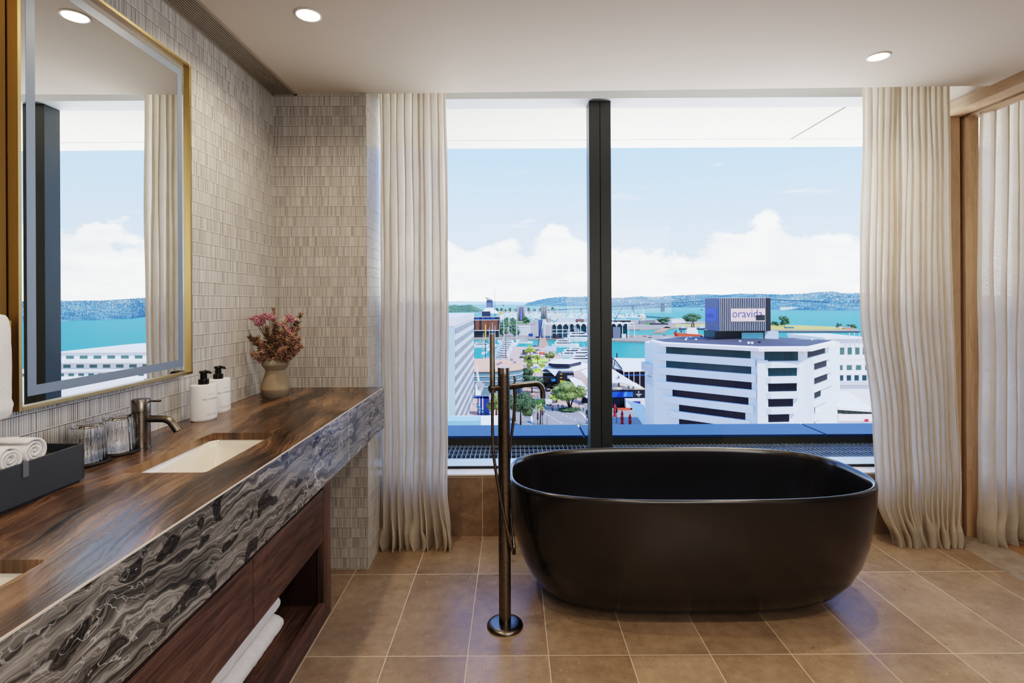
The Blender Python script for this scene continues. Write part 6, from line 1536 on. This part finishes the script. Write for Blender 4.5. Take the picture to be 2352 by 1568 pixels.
m = MB(); m.tube([(sx(1557), q.y, sz(764)), (sx(1557), q.y, sz(748))], .3, 5); m.build('mast', c_white, t)
for a in (1551, 1563): m = MB(); m.box(sx(a), sx(a + 3), q.y - 1, q.y + 1, sz(763), sz(759)); m.build('deck_winch', c_navy, t)
for k, (a, b_, y, l) in enumerate(((1560, 1576, 757, 'blue and white tug left of the orange ship'), (1602, 1620, 757, 'blue and white tug right of the orange ship'))):
    q = wp((a + b_) / 2, y); t = thing('tug_boat', l, 'boat', q); X0, X1 = P(a, y, q.y).x, P(b_, y, q.y).x
    m = MB(); m.box(X0, X1, q.y - 3, q.y + 3, ZW, ZW + 2.4); m.build('hull', c_navy, t); m = MB(); m.box(X0 + 2.5, X1 - 2, q.y - 2, q.y + 2, ZW + 2.4, ZW + 5); m.box(X0 + 4, X1 - 4, q.y - 1.4, q.y + 1.4, ZW + 5, ZW + 6.8); m.build('cabin', C_('tugwhite', (206, 222, 238), .6), t)
q = wp(1815, 712); m = MB(); m.box(P(1793, 710, q.y).x, P(1834, 710, q.y).x, q.y, q.y + 14, ZW, P(1815, 705, q.y).z); o = m.build('car_ferry', c_white, origin=q); tag(o, 'low white ferry terminal barge under the far wooded shore', 'boat')
for k, (x, y, s, l) in enumerate(((1612, 712, 1.2, 'tiny dark launch on the open water left of the billboard'), (1604, 704.3, 2.2, 'pale ferry under the far shore left of the billboard'))):
    m = MB(); hullmesh(m, 14 * s, 4 * s, 1.4 * s); m.box(-4 * s, 3 * s, -1.4 * s, 1.4 * s, 1.3 * s, 3.2 * s); o = m.build('launch', c_dkgrey if k == 0 else c_pale); o.location = wp(x, y); tag(o, l, 'boat')
q = wp(1417, 830 - 8); m = MB(); m.lathe([(.5, 0), (.5, P(1417, 811, q.y).z - ZW), (.01, P(1417, 810, q.y).z - ZW)], q, 8); tag(m.build('harbour_pile', c_black, origin=q), 'black timber pile standing in the water right of the mullion', 'pile')
q = wp(2190, 815); m = MB(); m.lathe([(.8, 0), (.8, 1), (.3, 3), (.3, 5), (.01, 6)], q, 8); tag(m.build('channel_buoy', c_green, origin=q), 'green channel buoy on the open water', 'buoy')
# dockside crane with slanting jib
q = gp(1405, 748); t = thing('dock_crane', 'crane with a long slanting dark jib right of the mullion', 'crane', q)
m = MB(); m.tube([P(1408, 741, q.y), P(1429, 706, q.y)], [.7, .4], 5); m.build('jib', C_('jib', (70, 96, 120), .6), t)
m = MB(); m.box(P(1404, 748, q.y).x, P(1412, 748, q.y).x, q.y, q.y + 5, ZG, P(1408, 740, q.y).z); m.build('cab', c_dkgrey, t)
q = wp(1460, 728); t = thing('breakwater', 'thin floating breakwater beyond the wharf sheds', 'breakwater', q); m = MB()
a, b_ = wp(1440, 725), wp(1545, 731.5); d = (b_ - a).normalized(); n = Vector((-d.y, d.x, 0)) * 4; m.prism([tuple((p)[:2]) for p in (a - n, b_ - n, b_ + n, a + n)], ZW, ZW + 2.2); m.build('pontoon', C_('pontoon', (110, 120, 124), .8), t)
m = MB()
for k in range(9): p = a.lerp(b_, (k + .5) / 9); m.tube([p, p + Vector((0, 0, 6))], .4, 4)
m.build('piles', c_dkgrey, t)
m = MB()
for k in range(60):
    f = k / 59; a = gp(1768 + (1973 - 1768) * f, 760.2); m.box(a.x - .5, a.x + .5, a.y - 1.2, a.y - .2, ZW - .5, ZG)
o = m.build('wharf_piles', c_dkgrey, origin=gp(1870, 760)); tag(o, 'row of dark piles under the edge of the grassy peninsula', 'piles', None, 'stuff')

# ---- cars
def car(label, mat, group=None):
    t = thing('car', label, 'car', (0, 0, 0), group); m = MB(); m.hexa([(-2.1, -.88, .35), (2.1, -.88, .35), (2.1, .88, .35), (-2.1, .88, .35), (-2.1, -.84, .88), (2.05, -.84, .82), (2.05, .84, .82), (-2.1, .84, .88)]); m.build('body', mat, t)
    m = MB(); m.hexa([(-1.5, -.8, .87), (.95, -.8, .85), (.95, .8, .85), (-1.5, .8, .87), (-1.15, -.66, 1.42), (.25, -.66, 1.42), (.25, .66, 1.42), (-1.15, .66, 1.42)]); m.build('cabin', c_glassd, t)
    for x in (-1.3, 1.3):
        for y in (-.8, .8): m = MB(); m.tube([(x, y - .12, .33), (x, y + .12, .33)], .33, 10); m.build('wheel', c_black, t)
    return t
CP = {'black': C_('car_black', (40, 42, 48), .3), 'white': c_white, 'silver': C_('car_silver', (178, 184, 190), .3, .5), 'blue': C_('car_blue', (90, 120, 160), .3), 'red': c_red}
cars = [(1199, 822, .1, 'black', 'black car parked at the left of the yellow green tree'), (1205, 815, .1, 'black', 'black van beside the dark hut in the car park'), (1229, 806, .1, 'black', 'dark car parked left of the silver car on the pink promenade'), (1236, 804.5, .2, 'silver', 'silver car parked on the pink promenade'), (1229, 796, .3, 'black', 'black car by the lime strip near the pier'), (1229, 812, 0., 'blue', 'blue grey car in front of the cream umbrella'), (1199, 817.5, 0, 'white', 'white car next to the black car in the car park'), (1207, 817, 0, 'white', 'white car in the middle of the car park row'), (1221, 821, .2, 'black', 'dark car under the yellow green tree'), (1272, 905, 1.9, 'white', 'white car driving up the street beside the spout'), (1257, 898, 1.9, 'black', 'dark car behind the bath tap spout'), (1248, 893, 1.9, 'silver', 'silver car at the top of the street'),
        (1481, 773, 0, 'red', 'red car parked on the near wharf'), (1494, 771, 0, 'silver', 'silver car parked on the near wharf, left of the last two'), (1493, 776, 0, 'black', 'black car parked at the wharf edge'), (1514, 774, 0, 'white', 'white car parked at the right end of the near wharf'), (1452, 773, 0, 'silver', 'silver car parked beside the scalloped hall')]
protos = {}
for px_, py_, rz, c_, l in cars:
    if c_ not in protos: o = protos[c_] = car(l, CP[c_])
    else: o = copy_tree(protos[c_]); o['label'] = l
    o.location = gp(px_, py_); o.rotation_euler.z = rz
x0, x1, Y, zt = front(1200, 1212, 804, 812); m = MB(); m.box(x0, x1, Y, Y + 5, ZG, zt); tag(m.build('site_hut', c_dkgrey, origin=(x0, Y, ZG)), 'dark grey box hut in the car park', 'hut')
# ---- green hoarding truck, junction poles
x0, x1, Y, zt = front(1214.5, 1252, 916.5, 930)
t = thing('green_hoarding', 'green printed hoarding standing at the top of the junction', 'hoarding', ((x0 + x1) / 2, Y, ZG)); m = MB(); m.box(x0, x1, Y, Y + 1.2, ZG, zt); m.build('panel', C_('hoarding_green', (112, 150, 84), .7, nz=.3, sc=.6), t)
m = MB(); m.box(x0 - .1, x1 + .1, Y - .1, Y + 1.3, zt, zt + .15); m.build('top_rail', c_grey, t)
x0, x1, Y, zt = front(1253, 1268, 919, 931.5)
t = thing('white_van', 'white box van right of the green hoarding', 'van', ((x0 + x1) / 2, Y, ZG)); m = MB(); m.box(x0, x1, Y, Y + 2, ZG + .4, zt); m.build('box', c_white, t)
for k in (.2, .8): m = MB(); m.tube([(x0 + (x1 - x0) * k, Y - .02, ZG + .35), (x0 + (x1 - x0) * k, Y + 2, ZG + .35)], .35, 10); m.build('wheel', c_black, t)
c_pole = C_('pole', (92, 96, 98), .5)
def signal(px, pyb, pyt, label, lamp_y, red=True, arm=None):
    q = gp(px, pyb); t = thing('traffic_signal', label, 'traffic light', q); top = P(px, pyt, q.y); m = MB(); m.tube([q, top], [.12, .09], 6); m.build('pole', c_pole, t)
    def head(c):
        m = MB(); m.box(c.x - .28, c.x + .28, c.y - .3, c.y, c.z - .75, c.z + .75); h = m.build('lamp_housing', c_black, t)
        m = MB(); m.lathe([(.18, 0), (.01, .02)], (0, 0, 0), 10); 
        m.v = [(c.x + v[0], c.y - .31 - v[2], c.z + .42 + v[1]) for v in m.v]; m.build('red_lamp' if red else 'lamp', C_('redlamp', (235, 40, 50), .4) if red else c_green, h)
    for ly in (lamp_y if isinstance(lamp_y, (list, tuple)) else [lamp_y]): head(P(px, ly, q.y))
    if arm:
        a = P(px, arm[1], q.y); b_ = P(arm[0], arm[1], q.y); m = MB(); m.tube([a, b_], .08, 5); m.build('arm', c_pole, t); head(b_)
signal(1235, 978, 908, 'traffic signal pole with a low red lamp left of the palm', (952, 958), True)
signal(1246, 978, 924, 'traffic signal with a long arm carrying a red lamp over the junction', 948, True, (1269, 937.5))
signal(1350, 976, 868, 'tall pole with two stacked signals beside the mullion', (946, 955), False)
signal(1347, 972, 940, 'shorter signal post just left of the mullion', 946, False)
signal(1416, 972, 930, 'signal post right of the mullion beside the totems', 942, False)
for px_, pyb, pyt, l in ((1229, 880, 856, 'thin street pole behind the bath tap'), (1257, 976, 957, 'grey bollard post above the parapet'), (1356, 930, 870, 'thin lamp post beside the mullion')):
    q = gp(px_, pyb); m = MB(); m.tube([q, P(px_, pyt, q.y)], .14, 6); tag(m.build('street_post', c_grey, origin=q), l, 'post')
q = gp(1217, 812); t = thing('banner_sign', 'green square sign on a tall pole at the car park', 'sign', q); m = MB(); m.tube([q, P(1217, 797, q.y)], .12, 5); m.build('pole', c_grey, t)
a, b_ = P(1213.5, 796, q.y), P(1219.5, 789.5, q.y); m = MB(); m.box(a.x, b_.x, q.y - .1, q.y + .1, a.z, b_.z); m.build('panel', C_('signgreen', (140, 200, 120), .7), t)
sheet('yellow_arch', 'yellow edged curved canopy just above the parapet left of the mullion', [(1290, 980, 150), (1306, 976, 150), (1330, 974, 150), (1362, 973.5, 150), (1362, 980, 149)], C_('arch', (250, 240, 170), .6), 'canopy')
# ---- pedestrians
def person(label, group, top, legs):
    me = bpy.data.meshes.new('person'); J = [(0, 0, .92), (0, 0, 1.2), (0, 0, 1.42), (0, 0, 1.52), (0, .01, 1.66), (.1, 0, .9), (.13, .12, .5), (.13, .05, .06), (.13, -.12, .03), (-.1, 0, .9), (-.13, -.16, .5), (-.13, -.02, .06), (-.13, -.2, .03), (.2, 0, 1.40), (.25, .1, 1.12), (.24, -.05, .9), (-.2, 0, 1.40), (-.25, -.06, 1.12), (-.23, -.22, .92)]
    E_ = [(0, 1), (1, 2), (2, 3), (3, 4), (0, 5), (5, 6), (6, 7), (7, 8), (0, 9), (9, 10), (10, 11), (11, 12), (2, 13), (13, 14), (14, 15), (2, 16), (16, 17), (17, 18)]
    R = [.14, .15, .15, .06, .115, .1, .075, .05, .045, .1, .075, .05, .045, .07, .05, .04, .07, .05, .04]
    me.from_pydata(J, E_, []); o = bpy.data.objects.new('person', me); COL.objects.link(o)
    s = o.modifiers.new('skin', 'SKIN'); o.modifiers.new('sub', 'SUBSURF').render_levels = 1
    for i, v in enumerate(me.skin_vertices[0].data): v.radius = (R[i], R[i] * (.75 if i < 3 else 1)); v.use_root = i == 0
    g = G('clothing_' + label[:12]); z = g.xyz(g.obj())[2]
    mt = g.out(g.bsdf(g.mix(g.m('GREATER_THAN', z, 1.5), g.mix(g.m('GREATER_THAN', z, .92), legs, top), (.42, .27, .2, 1)), .8)); me.materials.append(mt)
    ORG[o.name] = Vector(); return tag(o, label, 'person', group)
pa = person('pedestrian in dark clothes walking near the road junction', 'pedestrians near the junction', (.03, .04, .07, 1), (.02, .02, .03, 1))
pb = person('pedestrian in a white top walking by the seating area', 'pedestrians by the seating area', (.75, .75, .78, 1), (.1, .1, .14, 1))
spots = [(1204, 928, 0), (1206, 927, 0), (1249, 935, 0), (1250, 947, 0), (1291, 936, 0), (1294, 937, 0), (1282, 935, 0), (1340, 944, 0), (1330, 931, 0), (1282, 888, 0), (1286, 886, 0), (1240, 875, 0),
         (1205, 909, 1), (1209, 908, 1), (1213, 909, 1), (1216, 909, 1), (1219, 908.5, 1), (1223, 909, 1), (1226, 908, 1), (1229, 911, 1), (1212, 911, 1)]
fst = [1, 1]
for i, (px_, py_, k) in enumerate(spots):
    src = (pa, pb)[k]
    if fst[k]: o = src; fst[k] = 0
    else: o = src.copy(); COL.objects.link(o)
    o.location = gp(px_, py_ + 2); o.rotation_euler.z = rb.uniform(0, 6)
# ---------------------------------------------------------------- light
for (x, y), w in zip(DL, (24, 30, 20, 26, 28, 10)): spot(x, y, w * 1.0)
# added soft fill without a fixture, over the unseen half of the room
area('rear_fill', (.6, -.9, 2.3), (0, 0, 0), 2.2, 1.2, 8, (1., .93, .84))
# large added soft fill behind the camera, high on the right
area('soft_fill_lamp', (1.5, -1.3, 1.75), Vector((-.62, 1., -.10)).to_track_quat('-Z', 'Y').to_euler(), 1.6, 1.2, 26, (1., .97, .93))
# added hidden light behind the parapet, imitating sunlit ledge bounce onto overhang and ceiling
area('added_ledge_bounce', (2.0, 4.37, .20), (math.radians(180 - 34), 0, 0), 5.2, .2, 640, (1., .985, .96))
sun = bpy.data.lights.new('sun', 'SUN'); sun.energy = 5.; sun.angle = .009; sun.color = (1., .96, .9)
so = bpy.data.objects.new('sun', sun); so.rotation_euler = Vector((-.52, .50, -.82)).to_track_quat('-Z', 'Y').to_euler(); COL.objects.link(so)

w = bpy.data.worlds.new('sky'); scene.world = w; w.use_nodes = True
g = G(None, w)
dirv = g.n('ShaderNodeTexCoord').outputs['Generated']; d = g.xyz(dirv)
el = g.m('ARCSINE', g.m('MAXIMUM', g.m('MINIMUM', d[2], .9999), -.9999)); az = g.m('ARCTAN2', d[0], d[1])
sky = g.ramp(g.m('MULTIPLY', el, 1 / 1.57), [(0., (.86, .93, 1.)), (.05, (.64, .80, 1.)), (.17, (.36, .60, 1.)), (.45, (.18, .38, .92)), (1., (.10, .26, .75))])
q = g.vec(g.m('MULTIPLY', az, 1.), g.m('MULTIPLY', el, 1.35), 1.3)
top = g.m('ADD', .108, g.m('MULTIPLY', g.m('SUBTRACT', g.noise(g.vec(az, 3.1, 0.), 6.5, 2.), .5), .20))
n1 = g.noise(q, 13., 8., .58); n2 = g.noise(q, 5., 6., .6)
bill = g.m('MULTIPLY', g.m('SUBTRACT', n1, .5), .16)
cl = g.map(g.m('SUBTRACT', g.m('ADD', top, bill), el), -.006, .014, 0., 1., True)
wisp = g.map(g.noise(g.vec(g.m('MULTIPLY', az, 1.), g.m('MULTIPLY', el, 5.), 8.), 7., 6., .6), .60, .78, 0., .5)
wisp = g.m('MULTIPLY', wisp, g.map(el, .12, .30, 1., 0.))
cl = g.m('MAXIMUM', cl, wisp)
shade = g.map(g.noise(g.vec(g.m('MULTIPLY', az, 1.), g.m('MULTIPLY', el, 3.), 4.), 9., 6., .6), .38, .66, 0., 1.)
ccol = g.mix(shade, (.62, .68, .74, 1), (1., 1., 1., 1.))
col = g.mix(cl, g.mix(1., sky, (1.85, 2.05, 2.6, 1.), 'MULTIPLY'), g.mix(1., ccol, (3.7, 3.8, 3.9, 1.), 'MULTIPLY'))
below = g.m('LESS_THAN', d[2], -.02)
col = g.mix(below, col, (.55, .62, .66, 1.))
bg = g.n('ShaderNodeBackground'); g.put(bg.inputs[0], col); bg.inputs[1].default_value = 1.0
wo = g.n('ShaderNodeOutputWorld'); g.t.links.new(bg.outputs[0], wo.inputs[0])

vs = scene.view_settings
vs.view_transform = 'Filmic'; vs.look = 'High Contrast'; vs.exposure = 0.; vs.gamma = 1.
cy = scene.cycles
cy.use_denoising = True; cy.max_bounces = 9; cy.diffuse_bounces = 3; cy.glossy_bounces = 4; cy.transmission_bounces = 9; cy.transparent_max_bounces = 12
cy.caustics_reflective = False; cy.caustics_refractive = False; cy.sample_clamp_indirect = 6.
cy.use_adaptive_sampling = True; cy.adaptive_threshold = .03; cy.adaptive_min_samples = 16
